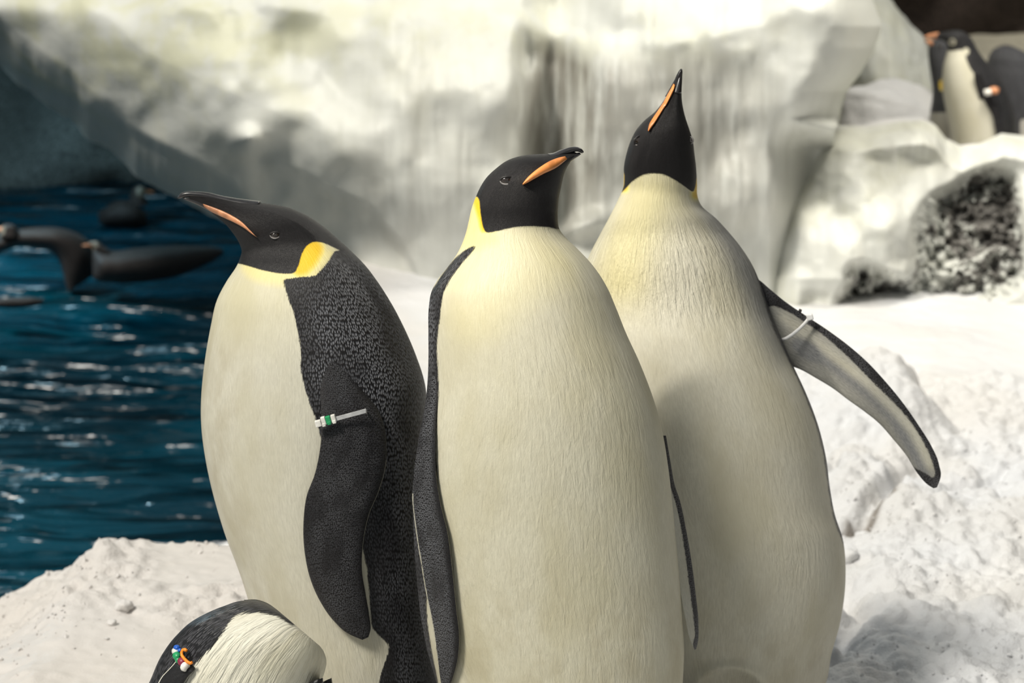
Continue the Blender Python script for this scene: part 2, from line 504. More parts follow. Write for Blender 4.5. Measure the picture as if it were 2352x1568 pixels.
def ice_material():
    t = NT('sculpted_ice')
    tc = t.n('ShaderNodeTexCoord').outputs['Object']
    big = t.noise(tc, 1.3, 4, 0.55); mid = t.noise(tc, 5.0, 5, 0.6)
    streak = t.noise(t.vmul(tc, (16.0, 4.0, 1.6)), 1.0, 5, 0.6, 0.3)
    streak2 = t.noise(t.vmul(tc, (42.0, 8.0, 3.2)), 1.0, 4, 0.6)
    stain, moss, dk = t.attr('stain'), t.attr('moss'), t.attr('rock')
    c = t.mix(t.ramp(big, 0.32, 0.68), (0.56, 0.57, 0.535), (0.64, 0.645, 0.595))
    c = t.mix(t.math('MULTIPLY', t.ramp(mid, 0.45, 0.7), 0.4), c, (0.63, 0.62, 0.55))
    c = t.mix(t.math('MULTIPLY', t.ramp(streak, 0.52, 0.74), 0.22), c, (0.33, 0.335, 0.27))
    c = t.mix(t.math('MULTIPLY', t.math('MULTIPLY', moss, t.ramp(mid, 0.4, 0.62)), 0.6), c, (0.50, 0.50, 0.31))
    s = t.math('MULTIPLY', stain, t.ramp(t.math('ADD', t.math('MULTIPLY', streak, 0.55), t.math('MULTIPLY', streak2, 0.45)), 0.37, 0.56))
    c = t.mix(t.math('MULTIPLY', s, 0.85), c, (0.17, 0.155, 0.125))
    rk = t.noise(tc, 13, 4, 0.55)
    rm = t.ramp(t.math('ADD', dk, t.math('MULTIPLY', t.math('SUBTRACT', rk, 0.5), 2.6)), 0.36, 0.60)
    rm = t.math('MULTIPLY', rm, t.ramp(dk, 0.03, 0.2))
    c = t.mix(rm, c, t.mix(t.ramp(t.noise(tc, 60, 4), 0.3, 0.7), (0.075, 0.070, 0.064), (0.20, 0.19, 0.175)))
    h = t.math('ADD', t.math('MULTIPLY', mid, 1.0), t.math('MULTIPLY', t.math('SUBTRACT', 1.0, rm), 0.5))
    t.out(Base_Color=c, Roughness=0.55, Normal=t.bump(h, 0.02, 0.35))
    return t.m
M_ice = ice_material()

def water_material():
    t = NT('pool_water')
    tc = t.n('ShaderNodeTexCoord').outputs['Object']
    a = t.noise(t.vmul(tc, (1.3, 5.6, 1.0)), 1.0, 2, 0.45, 0.4)
    b = t.noise(t.vmul(tc, (5.0, 13.0, 1.0)), 1.0, 3, 0.5, 0.3)
    h = t.math('ADD', a, t.math('MULTIPLY', b, 0.07))
    big = t.noise(tc, 0.8, 3)
    c = t.mix(t.ramp(big, 0.35, 0.65), (0.0, 0.018, 0.032), (0.0, 0.045, 0.075))
    t.out(Base_Color=c, Roughness=0.16, IOR=1.33, Normal=t.bump(h, 0.50, 1.0))
    return t.m
M_water = water_material()
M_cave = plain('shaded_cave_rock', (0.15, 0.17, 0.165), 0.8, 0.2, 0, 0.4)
M_far = plain('far_brown_wall', (0.03, 0.022, 0.018), 0.9, 0.2, 0, 0.4)
M_fargr = plain('far_grey_ground', (0.30, 0.28, 0.22), 0.9, 0.2, 0, 0.25)

# ---------------------------------------------------------------- snow ground (one continuous terrain)
def terrain():
    nx, ny = 660, 820
    X1 = np.linspace(-1.75, 2.3, nx)
    u = np.linspace(0, 1, ny); Y1 = 3.2 + (9.4 - 3.2) * (0.62 * u + 0.38 * u * u)
    X, Y = np.meshgrid(X1, Y1)
    Z = 0.012 * fbm(X * 1.3, Y * 1.3, 0.5, 3)
    # left bank: hump whose crest hides the pool edge
    crest = np.interp(X, [-1.75, -1.05, -0.98, -0.92, -0.87, -0.82, -0.70, -0.55, -0.3, 0.0], [-0.30, -0.085, -0.045, -0.005, 0.035, 0.052, 0.050, 0.047, 0.03, 0.0])
    wl = sstep(-0.15, -0.55, X)
    up = sstep(4.1, 5.1, Y)
    Z += wl * (crest * up)
    # drop to the pool behind the crest
    shore = np.interp(Y, [5.3, 5.5, 6.0, 7.0, 8.0, 9.4], [-0.30, -0.45, -0.50, -0.52, -0.56, -0.6])
    sn = 0.05 * fbm(X * 3, Y * 3, 4.4, 3)
    drop = sstep(5.32, 5.62, Y + sn * 0.4) * sstep(0.10, -0.06, X - shore + sn)
    # smooth ice behind on the right, and the rising bank at the back
    bx, by = proj(np.stack([X, Y, 0 * X], -1))
    px, py = bx, by
    smooth = sstep(905, 860, py - 0.10 * (px - 2130) * (px > 1000) + 14 * vnoise(px / 60, py / 40)) * (Y > 5.8)
    Z += 0.05 * sstep(7.0, 8.3, Y) * sstep(-0.6, -0.2, X) * sstep(0.9, 0.2, X)
    smooth = np.maximum(smooth, sstep(0.2, -0.2, X) * sstep(6, 6.5, Y))
    smooth_l = wl * sstep(0.25, 0.75, 0.5 + 0.8 * fbm(X * 2.2, Y * 2.2, 1.7, 2) + 0.55 * sstep(-1.05, -0.6, X) * sstep(4.2, 4.8, Y)) * sstep(-1.12, -0.85, X + 0.15 * (5.2 - Y))
    smooth = np.maximum(smooth, 0.85 * smooth_l)
    # broken snow: clods at three sizes
    n1 = fbm(X * 5, Y * 5, 2.0, 4, 0.55); n2 = fbm(X * 17, Y * 17, 5.0, 3, 0.55); n3 = fbm(X * 48, Y * 48, 8.0, 2)
    clod = 0.030 * np.abs(n1) + 0.014 * np.abs(n2) + 0.0055 * n3
    Z += (1 - smooth) * (clod - 0.012) + smooth * (0.0045 * n1 + 0.0010 * n3 + 0.0012 * n2)
    # heaps, blocks and cracks on the right, placed where they stand on the ground
    def bump(cx, cy, rx, ry, h, pw=2.0):
        gx, gy = ground_at(cx, cy)
        r = ((X - gx) / rx) ** 2 + ((Y - gy) / ry) ** 2
        return h * np.exp(-r ** (pw / 2))
    Z += bump(1960, 985, 0.20, 0.32, 0.115, 4.0) + bump(2045, 960, 0.09, 0.25, 0.05, 3)
    Z += bump(2300, 930, 0.35, 0.22, 0.045) + bump(2200, 1010, 0.18, 0.3, 0.02)
    Z += bump(2000, 1150, 0.14, 0.22, 0.050, 4) + bump(1900, 1120, 0.12, 0.2, 0.03, 3)
    Z += bump(2250, 1220, 0.22, 0.22, 0.035, 3) + bump(2080, 1350, 0.2, 0.25, 0.02)
    Z += bump(2120, 800, 0.32, 0.35, 0.035) + bump(1900, 790, 0.2, 0.3, 0.02)
    def groove(pts, wdt, dep):
        g = [ground_at(*p) for p in pts]
        d = line_d(X + 0.012 * n2, Y + 0.03 * n1, g)
        return -dep * np.exp(-(d / wdt) ** 2)
    Z += groove([(2100, 1075), (2060, 1130), (2030, 1185), (2000, 1215), (1960, 1232)], 0.022, 0.055)
    Z += groove([(2140, 935), (2200, 928), (2280, 935), (2352, 940)], 0.045, 0.045)
    Z += groove([(2140, 1130), (2200, 1125), (2290, 1110), (2352, 1090)], 0.022, 0.03)
    Z += groove([(2060, 850), (2090, 900), (2120, 960), (2130, 1000)], 0.04, 0.045)
    Z += groove([(1905, 1090), (1915, 1120), (1900, 1140)], 0.02, 0.03)
    Z += groove([(1930, 1360), (1960, 1400), (1945, 1450), (1925, 1490)], 0.035, 0.05)
    # left bank clods (lower left corner)
    Z += (sstep(-0.78, -0.95, X) * sstep(4.95, 4.6, Y)) * (0.030 * np.abs(fbm(X * 7, Y * 7, 3.0, 3)) + 0.012)
    # crumbs along the crest
    cr = np.exp(-((Y - 5.38) / 0.06) ** 2) * wl
    Z += cr * 0.016 * np.maximum(0, vnoise(X * 60, Y * 25, 3) + 0.35 * vnoise(X * 140, Y * 60, 1))
    Z = Z * (1 - drop) + (-0.95) * drop
    # flat standing room below the birds
    for gx, gy, r in ((-0.27, 4.15, 0.2), (0.06, 3.95, 0.24), (0.33, 4.4, 0.24), (-0.42, 3.75, 0.2)):
        k = np.exp(-(np.hypot(X - gx, Y - gy) / r) ** 4)
        Z = Z * (1 - k) + 0.0 * k
    soil = np.zeros_like(Z)
    gp = [ground_at(*p) for p in [(2030, 1195), (1995, 1215), (1955, 1230)]]
    soil = sstep(0.030, 0.012, line_d(X, Y, gp) + 0.012 * n2) * 0.8
    warm = wl * 0.75 + 0.10 * sstep(0.2, 0.6, n1) * (1 - wl)
    i = np.arange(ny - 1)[:, None] * nx; j = np.arange(nx - 1)[None, :]
    F = np.stack([i + j, i + j + 1, i + nx + j + 1, i + nx + j], -1).reshape(-1, 4)
    V = np.stack([X, Y, Z], -1).reshape(-1, 3)
    zc = Z.reshape(-1)
    keep = (zc[F].max(axis=1) > -0.93)
    F = F[keep]
    o = mesh_obj('snow_ground', V, F, M_snow, None, True, {'smooth': smooth.ravel(), 'warm': warm.ravel(), 'soil': soil.ravel()})
    tag(o, 'white crumbly snow ground the penguins stand on', kind='structure')
    return X, Y, Z
TX, TY, TZ = terrain()

def ground_z(x, y):
    j = int(np.clip(np.searchsorted(TX[0], x), 0, TX.shape[1] - 1)); i = int(np.clip(np.searchsorted(TY[:, 0], y), 0, TX.shape[0] - 1))
    return float(TZ[i, j])

# ---------------------------------------------------------------- pool
def pool():
    nx, ny = 360, 420
    X, Y = np.meshgrid(np.linspace(-4.7, -0.1, nx), np.linspace(5.0, 13.6, ny))
    Z = -0.5 + 0.020 * fbm(X * 2.0, Y * 4.2, 1.1, 3, 0.5) + 0.004 * fbm(X * 7, Y * 16, 2.0, 2)
    i = np.arange(ny - 1)[:, None] * nx; j = np.arange(nx - 1)[None, :]
    F = np.stack([i + j, i + j + 1, i + nx + j + 1, i + nx + j], -1).reshape(-1, 4)
    tag(mesh_obj('pool_water', np.stack([X, Y, Z], -1).reshape(-1, 3), F, M_water), 'rippled dark teal pool water on the left', kind='structure')
pool()

# ---------------------------------------------------------------- ice cliff: thick sculpted mass, its lower left edge overhangs the pool
def sheet(name, xs, top, bot, dist, mat, attrs, label, ny=260, curl=26, curl_back=4.5, curl_up=0.0, jag=0.0):
    """relief between two edge curves; beyond the lower edge it turns back and away as an underside"""
    nx = len(xs)
    tops = np.interp(xs, *zip(*top)); bots = np.interp(xs, *zip(*bot))
    if jag:
        bots = bots + jag * fbm(xs / 45, 0 * xs, 2.0, 3)
    t = np.linspace(0, 1, ny)[:, None]
    PY = tops[None, :] + (bots - tops)[None, :] * t; PX = xs[None, :] + 0 * PY
    D = dist(PX, PY, bots[None, :] + 0 * PY)
    V = unproj(PX, PY, D)
    A = attrs(PX, PY, bots[None, :] + 0 * PY)
    if curl:
        last = V[-1]; rows = []
        for k in range(1, curl + 1):
            s = k / curl
            r = last.copy()
            r[:, 1] += curl_back * s
            r[:, 2] += curl_up * math.sin(s * math.pi / 2) + 0.03 * vnoise(r[:, 0] * 3, r[:, 1] * 3)
            rows.append(r)
        V = np.concatenate([V, np.array(rows)])
        A = {k: np.concatenate([v, np.zeros((curl, nx)) + v[-1] * 0]) for k, v in A.items()}
    n = V.shape[0]
    i = np.arange(n - 1)[:, None] * nx; j = np.arange(nx - 1)[None, :]
    F = np.stack([i + j, i + nx + j, i + nx + j + 1, i + j + 1], -1).reshape(-1, 4)
    o = mesh_obj(name, V.reshape(-1, 3), F, mat, None, True, {k: v.ravel() for k, v in A.items()})
    return tag(o, label, kind='structure')

def G(px, py, cx, cy, rx, ry, ang=0.0, pw=2):
    c, s = math.cos(ang), math.sin(ang)
    x = (px - cx) * c + (py - cy) * s; y = -(px - cx) * s + (py - cy) * c
    return np.exp(-(((x / rx) ** 2 + (y / ry) ** 2) ** (pw / 2)))

cl_bot = [(-900, -420), (-300, -60), (-100, 85), (0, 156), (45, 192), (112, 250), (179, 290), (201, 321), (250, 339), (286, 370), (312, 402), (357, 433), (402, 455), (470, 490), (515, 510), (556, 528), (576, 640), (600, 900), (700, 900), (2400, 900)]
cl_top = [(-900, -1500), (2400, -1500)]
def cl_dist(px, py, bot):
    base = 7.95 + 1.05 * (np.maximum(0, 1000 - px) / 1200) ** 1.5
    lean = np.interp(px, [-300, 0, 300, 600, 900, 1200, 1350, 1550, 1750, 1850, 2100], [20, 40, 45, 30, 60, 70, 130, 120, 70, 30, -50])
    up = np.maximum(0, lean - py)
    d = base + 0.0011 * up ** 1.0 * sstep(0, 60, up) 
    # undercut towards the overhanging edge on the left; the line runs on behind the left bird
    bot = np.where(px > 480, np.minimum(bot, 492 + (px - 480) * 0.42 + 0 * bot), bot)
    fade = sstep(980, 620, px) * (0.55 + 0.45 * sstep(600, 480, px))
    e = np.clip((120 - (bot - py)) / 120, 0, 1) * fade
    d = d + 0.42 * e ** 1.8
    e2 = np.clip((300 - (bot - py)) / 300, 0, 1) * fade
    d = d + 0.09 * e2
    # large sculpted forms (metres; minus = towards the viewer)
    d = d - 0.15 * G(px, py, 330, 130, 300, 150, 0.35) - 0.09 * G(px, py, 560, 250, 170, 110, 0.5)
    d = d - 0.10 * G(px, py, 570, 318, 34, 24) + 0.05 * G(px, py, 600, 355, 40, 22)
    d = d + 0.05 * G(px, py, 700, 200, 130, 60, -0.2)
    d = d - 0.16 * G(px, py, 960, 330, 260, 210, 0.2, 3) + 0.09 * G(px, py, 760, 520, 150, 110, 0.6)
    d = d - 0.10 * G(px, py, 1120, 180, 110, 130, 0, 3)
    d = d + 0.26 * G(px, py, 1265, 300, 60, 330, 0.05) + 0.08 * G(px, py, 1205, 130, 20, 60)
    d = d - 0.16 * G(px, py, 1560, 300, 260, 330, 0, 3)
    d = d - 0.16 * G(px, py, 1900, 120, 120, 170, 0.2, 3)
    d = d - 0.14 * G(px, py, 1330, 520, 60, 26, -0.3) - 0.10 * G(px, py, 1460, 620, 90, 60)
    # diagonal ledge that runs down behind the left bird
    dl = (py - np.interp(px, [560, 700, 850, 930, 1000], [345, 395, 470, 560, 700]))
    d = d + 0.08 * sstep(-6, 40, dl) * sstep(540, 640, px) * sstep(1010, 900, px)
    dl = (py - np.interp(px, [0, 200, 350, 500, 600], [135, 238, 320, 400, 470]))
    d = d + 0.06 * sstep(-8, 30, dl) * sstep(650, 500, px)
    # right end turns away
    r = np.interp(py, [-200, 0, 60, 110, 170, 210, 270, 300, 330, 400], [1985, 2005, 2025, 2010, 1975, 1940, 1925, 2020, 2150, 2300])
    q = np.clip((px - (r - 130)) / 130, 0, 1.0)
    d = d + 0.55 * (1 - np.sqrt(np.maximum(0, 1 - q * q))) * (py < 330)
    d = d + 0.28 * sstep(285, 345, py) * sstep(1760, 1870, px)
    d = d + 0.09 * fbm(px / 260, py / 230, 0.3, 2) + 0.014 * fbm(px / 75, py / 90, 1.3, 2)
    d = d - 0.010 * np.abs(fbm(px / 40, py / 200, 4.3, 2)) * G(px, py, 1400, 350, 420, 420, 0, 4)
    return d
def cl_attrs(px, py, bot):
    st = 0.95 * G(px, py, 1290, 250, 95, 260, 0.08, 3) + 0.55 * G(px, py, 1480, 250, 260, 230, 0, 3) + 0.30 * G(px, py, 950, 380, 120, 300) \
        + 0.35 * G(px, py, 1650, 420, 220, 260) + 0.25 * G(px, py, 1310, 480, 60, 160)
    st = st * sstep(40, 130, py - np.interp(px, [1200, 1350, 1550, 1750, 1850], [0, 90, 60, 10, -40]) + 30)
    ms = 0.9 * sstep(330, 60, py) * sstep(900, 500, px) + 0.5 * G(px, py, 1000, 50, 300, 60) + 0.35 * G(px, py, 600, 120, 600, 200) + 0.5 * G(px, py, 1500, 90, 300, 60)
    return {'stain': np.clip(st, 0, 1), 'moss': np.clip(ms, 0, 1), 'rock': np.zeros_like(px)}
def cliff():
    xs = np.concatenate([np.linspace(-900, -60, 50), np.linspace(-50, 2030, 520)])
    # right outline of the upper mass handled by trimming columns
    nx = len(xs); ny = 330
    tops = np.interp(xs, *zip(*cl_top)); bots = np.interp(xs, *zip(*cl_bot)) + 5 * fbm(xs / 40, 0 * xs, 2.0, 3)
    t = np.linspace(0, 1, ny)[:, None]
    t = np.where(t < 0.2, t / 0.2 * 0.60, 0.60 + (t - 0.2) / 0.8 * 0.40)      # most rows inside the frame
    PY = np.minimum(-1500 + 2400 * t, bots[None, :])      # common rows, cut at the lower edge
    r = np.interp(PY, [-1500, -200, 0, 60, 110, 170, 210, 250, 280, 300, 900], [1900, 1985, 2005, 2025, 2010, 1975, 1945, 1932, 1926, 1918, 1850])
    frac = (xs - xs[0]) / (xs[-1] - xs[0])
    k = np.clip((xs - 1700) / (xs[-1] - 1700), 0, 1)[None, :]
    PX = xs[None, :] + 0 * PY
    PX = np.where(xs[None, :] > 1700, 1700 + (r - 1700) * k, PX)
    B = bots[None, :] + 0 * PY
    D = cl_dist(PX, PY, B)
    V = unproj(PX, PY, D); A = cl_attrs(PX, PY, B)
    # underside
    rows = []
    last = V[-1]
    for kk in range(1, 27):
        s = kk / 26
        q = last.copy(); q[:, 1] += 5.0 * s; q[:, 2] += 0.25 * math.sin(s * 2.2) + 0.05 * vnoise(q[:, 0] * 3, q[:, 1] * 3)
        rows.append(q)
    V = np.concatenate([V, np.array(rows)])
    A = {kk: np.concatenate([v, np.zeros((26, nx))]) for kk, v in A.items()}
    # right flank going back
    n = V.shape[0]
    col = V[:, -1:, :]
    ext = [col + np.array([0.05 * s - 0.25 * s * s, 2.2 * s, 0.0]) for s in np.linspace(0.08, 1, 12)]
    V = np.concatenate([V] + ext, axis=1)
    A = {kk: np.concatenate([v, np.zeros((n, 12))], axis=1) for kk, v in A.items()}
    nx2 = V.shape[1]
    i = np.arange(n - 1)[:, None] * nx2; j = np.arange(nx2 - 1)[None, :]
    F = np.stack([i + j, i + nx2 + j, i + nx2 + j + 1, i + j + 1], -1).reshape(-1, 4)
    tag(mesh_obj('ice_cliff', V.reshape(-1, 3), F, M_ice, None, True, {kk: v.ravel() for kk, v in A.items()}),
        'large weathered pale ice cliff overhanging the pool', kind='structure')
cliff()

# lower wall on the right with the dark rocky hollow
dark_poly = [(2095, 600), (2095, 520), (2130, 450), (2190, 425), (2230, 395), (2290, 380), (2335, 405), (2345, 500), (2370, 640), (2300, 690), (2230, 715), (2100, 715), (1930, 730), (1915, 700), (1945, 650), (1945, 610), (1990, 600), (2040, 625), (2085, 640)]
lw_top = [(1650, 330), (1850, 300), (1925, 287), (1990, 292), (2060, 280), (2120, 276), (2150, 288), (2172, 318), (2210, 338), (2250, 330), (2300, 306), (2352, 312), (2420, 300), (2600, 280)]
lw_bot = [(1650, 800), (2600, 800)]
def lw_dist(px, py, bot):
    d = 7.85 + 0.0012 * np.maximum(0, 640 - py)
    top = np.interp(px, *zip(*lw_top))
    e = np.clip(1 - (py - top) / 60, 0, 1)
    d = d + 0.35 * e ** 2
    sd = poly_sd(px, py, dark_poly)
    d = d + 0.16 * sstep(-15, 40, sd)
    d = d - 0.14 * G(px, py, 1980, 470, 130, 160, 0, 3) - 0.10 * G(px, py, 2280, 345, 110, 40) - 0.1 * G(px, py, 2060, 320, 100, 40)
    d = d + 0.32 * sstep(1840, 1700, px)
    d = d + 0.05 * fbm(px / 130, py / 130, 3.1, 2) + 0.006 * fbm(px / 40, py / 40, 1.3, 2) + sstep(-10, 20, sd) * 0.05 * fbm(px / 18, py / 18, 2.3, 3)
    return d
def lw_attrs(px, py, bot):
    sd = poly_sd(px, py, dark_poly)
    core = G(px, py, 2270, 510, 85, 110, 0, 3)
    rk = sstep(-22, 30, sd) * (0.33 + 0.16 * G(px, py, 1950, 670, 60, 60)) + 0.50 * core * sstep(-10, 10, sd)
    rk = rk - 0.18 * G(px, py, 2180, 640, 100, 50) + 0.15 * G(px, py, 2080, 690, 140, 14)
    st = 0.5 * G(px, py, 2130, 330, 70, 40) + 0.25
    return {'stain': np.clip(st, 0, 1) * 0.6, 'moss': 0.35 * sstep(40, -60, sd + 50), 'rock': np.clip(rk, 0, 1)}
sheet('ice_ledge', np.linspace(1650, 2600, 330), lw_top, lw_bot, lw_dist, M_ice, lw_attrs,
      'low pale ice wall with a dark rocky hollow', ny=220, curl=0)
def ledge_top():
    xs = np.linspace(1650, 2600, 120); tops = np.interp(xs, *zip(*lw_top))
    d0 = lw_dist(xs, tops, tops)
    rows = []
    p0 = unproj(xs, tops, d0)
    for s in np.linspace(0, 1, 16):
        q = p0.copy(); q[:, 1] += 0.7 * s; q[:, 2] += -0.65 * s * s - 0.02 * s + 0.02 * vnoise(q[:, 0] * 5, q[:, 1] * 5) * (s > 0)
        rows.append(q)
    V = np.array(rows); nx = 120
    i = np.arange(15)[:, None] * nx; j = np.arange(nx - 1)[None, :]
    F = np.stack([i + j, i + j + 1, i + nx + j + 1, i + nx + j], -1).reshape(-1, 4)
    z = np.zeros(V.shape[:2]).ravel()
    tag(mesh_obj('ice_ledge_top', V.reshape(-1, 3), F, M_snow, None, True, {'smooth': z + 0.8, 'warm': z + 0.3, 'soil': z}), kind='structure')
ledge_top()

# ice boulder and snow mound behind the ledge (lofts with real depth)
def blob(name, st, mat, label, cat, attrs, disp=0.03, nu=96, nv=90, base=None):
    lf = Loft(st, nu, nv)
    V = lf.V.copy()
    c = V.mean(0)
    dirn = V - c; dirn /= np.linalg.norm(dirn, axis=1)[:, None] + 1e-9
    V += dirn * (disp * fbm(V[:, 0] * 4, V[:, 1] * 4, V[:, 2] * 4, 4))[:, None]
    o = mesh_obj(name, V, lf.F, mat, None, True, {k: np.full(len(V), v) for k, v in attrs.items()})
    recentre(o, (c[0], c[1], V[:, 2].min()))
    tag(o, label, cat)
    return o
blob('ice_boulder', [(1880, 560, 2200, 560, 10.4, 0.30), (1885, 400, 2190, 400, 10.4, 0.31), (1900, 300, 2180, 300, 10.4, 0.30), (1925, 230, 2170, 240, 10.4, 0.29),
                     (1930, 150, 2140, 150, 10.42, 0.27), (1925, 80, 2118, 80, 10.45, 0.24), (1925, 30, 2075, 30, 10.47, 0.2), (1930, -10, 2040, -5, 10.47, 0.14), (1950, -40, 2000, -40, 10.47, 0.06)],
     M_ice, 'sunlit pale ice boulder behind the cliff corner', 'ice boulder', {'stain': 0.25, 'moss': 0.4, 'rock': 0.0}, 0.03)
blob('snow_mound', [(1860, 520, 2210, 520, 9.85, 0.20), (1880, 400, 2205, 400, 9.85, 0.20), (1915, 320, 2200, 330, 9.85, 0.19), (1935, 270, 2190, 300, 9.85, 0.18),
                    (1938, 235, 2170, 262, 9.85, 0.16), (1950, 208, 2140, 225, 9.87, 0.14), (1985, 195, 2100, 205, 9.9, 0.09), (2020, 190, 2060, 192, 9.9, 0.03)],
     M_snow, 'rounded white snow mound in front of the ice boulder', 'snow mound', {'smooth': 0.2, 'warm': 0.3, 'soil': 0.0}, 0.035)

# far ground and walls that close the view
def quad_grid(name, P, mat, label=None, n=24, disp=0.05, attrs=None):
    P = [np.array(p, float) for p in P]
    s = np.linspace(0, 1, n)[:, None, None]; t = np.linspace(0, 1, n)[None, :, None]
    V = (P[0] * (1 - s) * (1 - t) + P[1] * s * (1 - t) + P[2] * s * t + P[3] * (1 - s) * t)
    nn = np.cross(P[1] - P[0], P[3] - P[0]); nn /= np.linalg.norm(nn)
    V = V + nn * (disp * fbm(V[..., 0] * 1.5, V[..., 1] * 1.5, V[..., 2] * 1.5, 4))[..., None]
    i = np.arange(n - 1)[:, None] * n; j = np.arange(n - 1)[None, :]
    F = np.stack([i + j, i + n + j, i + n + j + 1, i + j + 1], -1).reshape(-1, 4)
    o = mesh_obj(name, V.reshape(-1, 3), F, mat, None, True, {k: np.full(n * n, v) for k, v in (attrs or {}).items()})
    return tag(o, label, kind='structure')
quad_grid('far_ground', [(0.6, 9.2, -0.06), (7, 9.2, -0.06), (7, 15.5, -0.03), (0.6, 15.5, -0.03)], M_fargr, 'grey ground behind the ice ledge', 60, 0.04)
quad_grid('wall_back', [(-1, 15.2, -0.6), (9, 15.2, -0.6), (9, 15.2, 4.5), (-1, 15.2, 4.5)], M_far, 'dark brown wall far behind', 60, 0.25)
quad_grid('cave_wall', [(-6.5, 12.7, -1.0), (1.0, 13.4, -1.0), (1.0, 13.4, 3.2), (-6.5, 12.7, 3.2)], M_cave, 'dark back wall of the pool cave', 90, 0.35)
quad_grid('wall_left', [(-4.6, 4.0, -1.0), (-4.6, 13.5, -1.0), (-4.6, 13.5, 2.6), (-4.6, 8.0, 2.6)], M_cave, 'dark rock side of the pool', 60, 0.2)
quad_grid('light_blocker_right', [(3.0, -0.5, -0.2), (3.0, 8.6, -0.2), (3.0, 8.6, 4.0), (3.0, -0.5, 4.0)], M_far, 'unseen dark panel added to block light from the right', 40, 0.1)  # added out of frame to keep sky light off the birds' right sides
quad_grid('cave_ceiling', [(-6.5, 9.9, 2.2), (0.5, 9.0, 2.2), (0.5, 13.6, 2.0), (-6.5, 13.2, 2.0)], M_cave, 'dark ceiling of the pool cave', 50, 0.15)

# ================================================================== PENGUINS
def dark_from_polys(lf, polys, back_rule=None):
    """signed px distance to the dark plumage. front half read from the outlines; back_rule(phi_past_right, phi_past_left, row, sd) for the far half"""
    sd = np.full(len(lf.V), -1e9)
    for p in polys:
        sd = np.maximum(sd, poly_sd(lf.px, lf.py, p))
    return sd

def add_feet(B, x, y, w=0.09, z=0.0):
    for s in (-1, 1):
        V, F = ball((x + s * w, y - 0.06, z + 0.022), 0.05, 0.9, 1.5, 0.5, 12, 7)
        B.add(V, F, dark=60.0, scl=0.0, rough=0.3)

def mandible(name, st, mat, parent, nu=20, nv=26):
    lf = Loft(st, nu, nv)
    return mesh_obj(name, lf.V, lf.F, mat, parent, True)

def plate(name, pairs, surf, side, mat, parent, off=0.0006, thick=0.0022):
    V, F, UV, w, t, fr = lens(pairs, 8, 30, surf, off, thick, side=side)
    return mesh_obj(name, V, F, mat, parent, True)

def eye(parent, x, y, surf, side, r=0.0055, tilt=0.0, lid_under=True):
    Y = surf(x, y)
    c = unproj(x, y, Y + side * r * 0.2)
    V, F = ball(c, r, 1.15, 0.8, 0.85)
    mesh_obj('eye', V, F, M_eye, parent, True)
    for up in (1, -1):
        pts = []
        for k in range(9):
            a = math.pi * k / 8
            dx = math.cos(a) * r * 1.35; dz = math.sin(a) * r * (0.80 if up > 0 else 0.90) * up
            ca, sa = math.cos(tilt), math.sin(tilt)
            pts.append((c[0] + dx * ca - dz * sa, c[1] - side * r * (0.62 - 0.45 * abs(math.cos(a))), c[2] + dx * sa + dz * ca))
        V, F = tube(pts, [r * (0.10 + 0.16 * math.sin(math.pi * k / 8)) for k in range(9)], 6)
        mesh_obj('eyelid', V, F, M_lid if up < 0 else M_foot, parent, True)

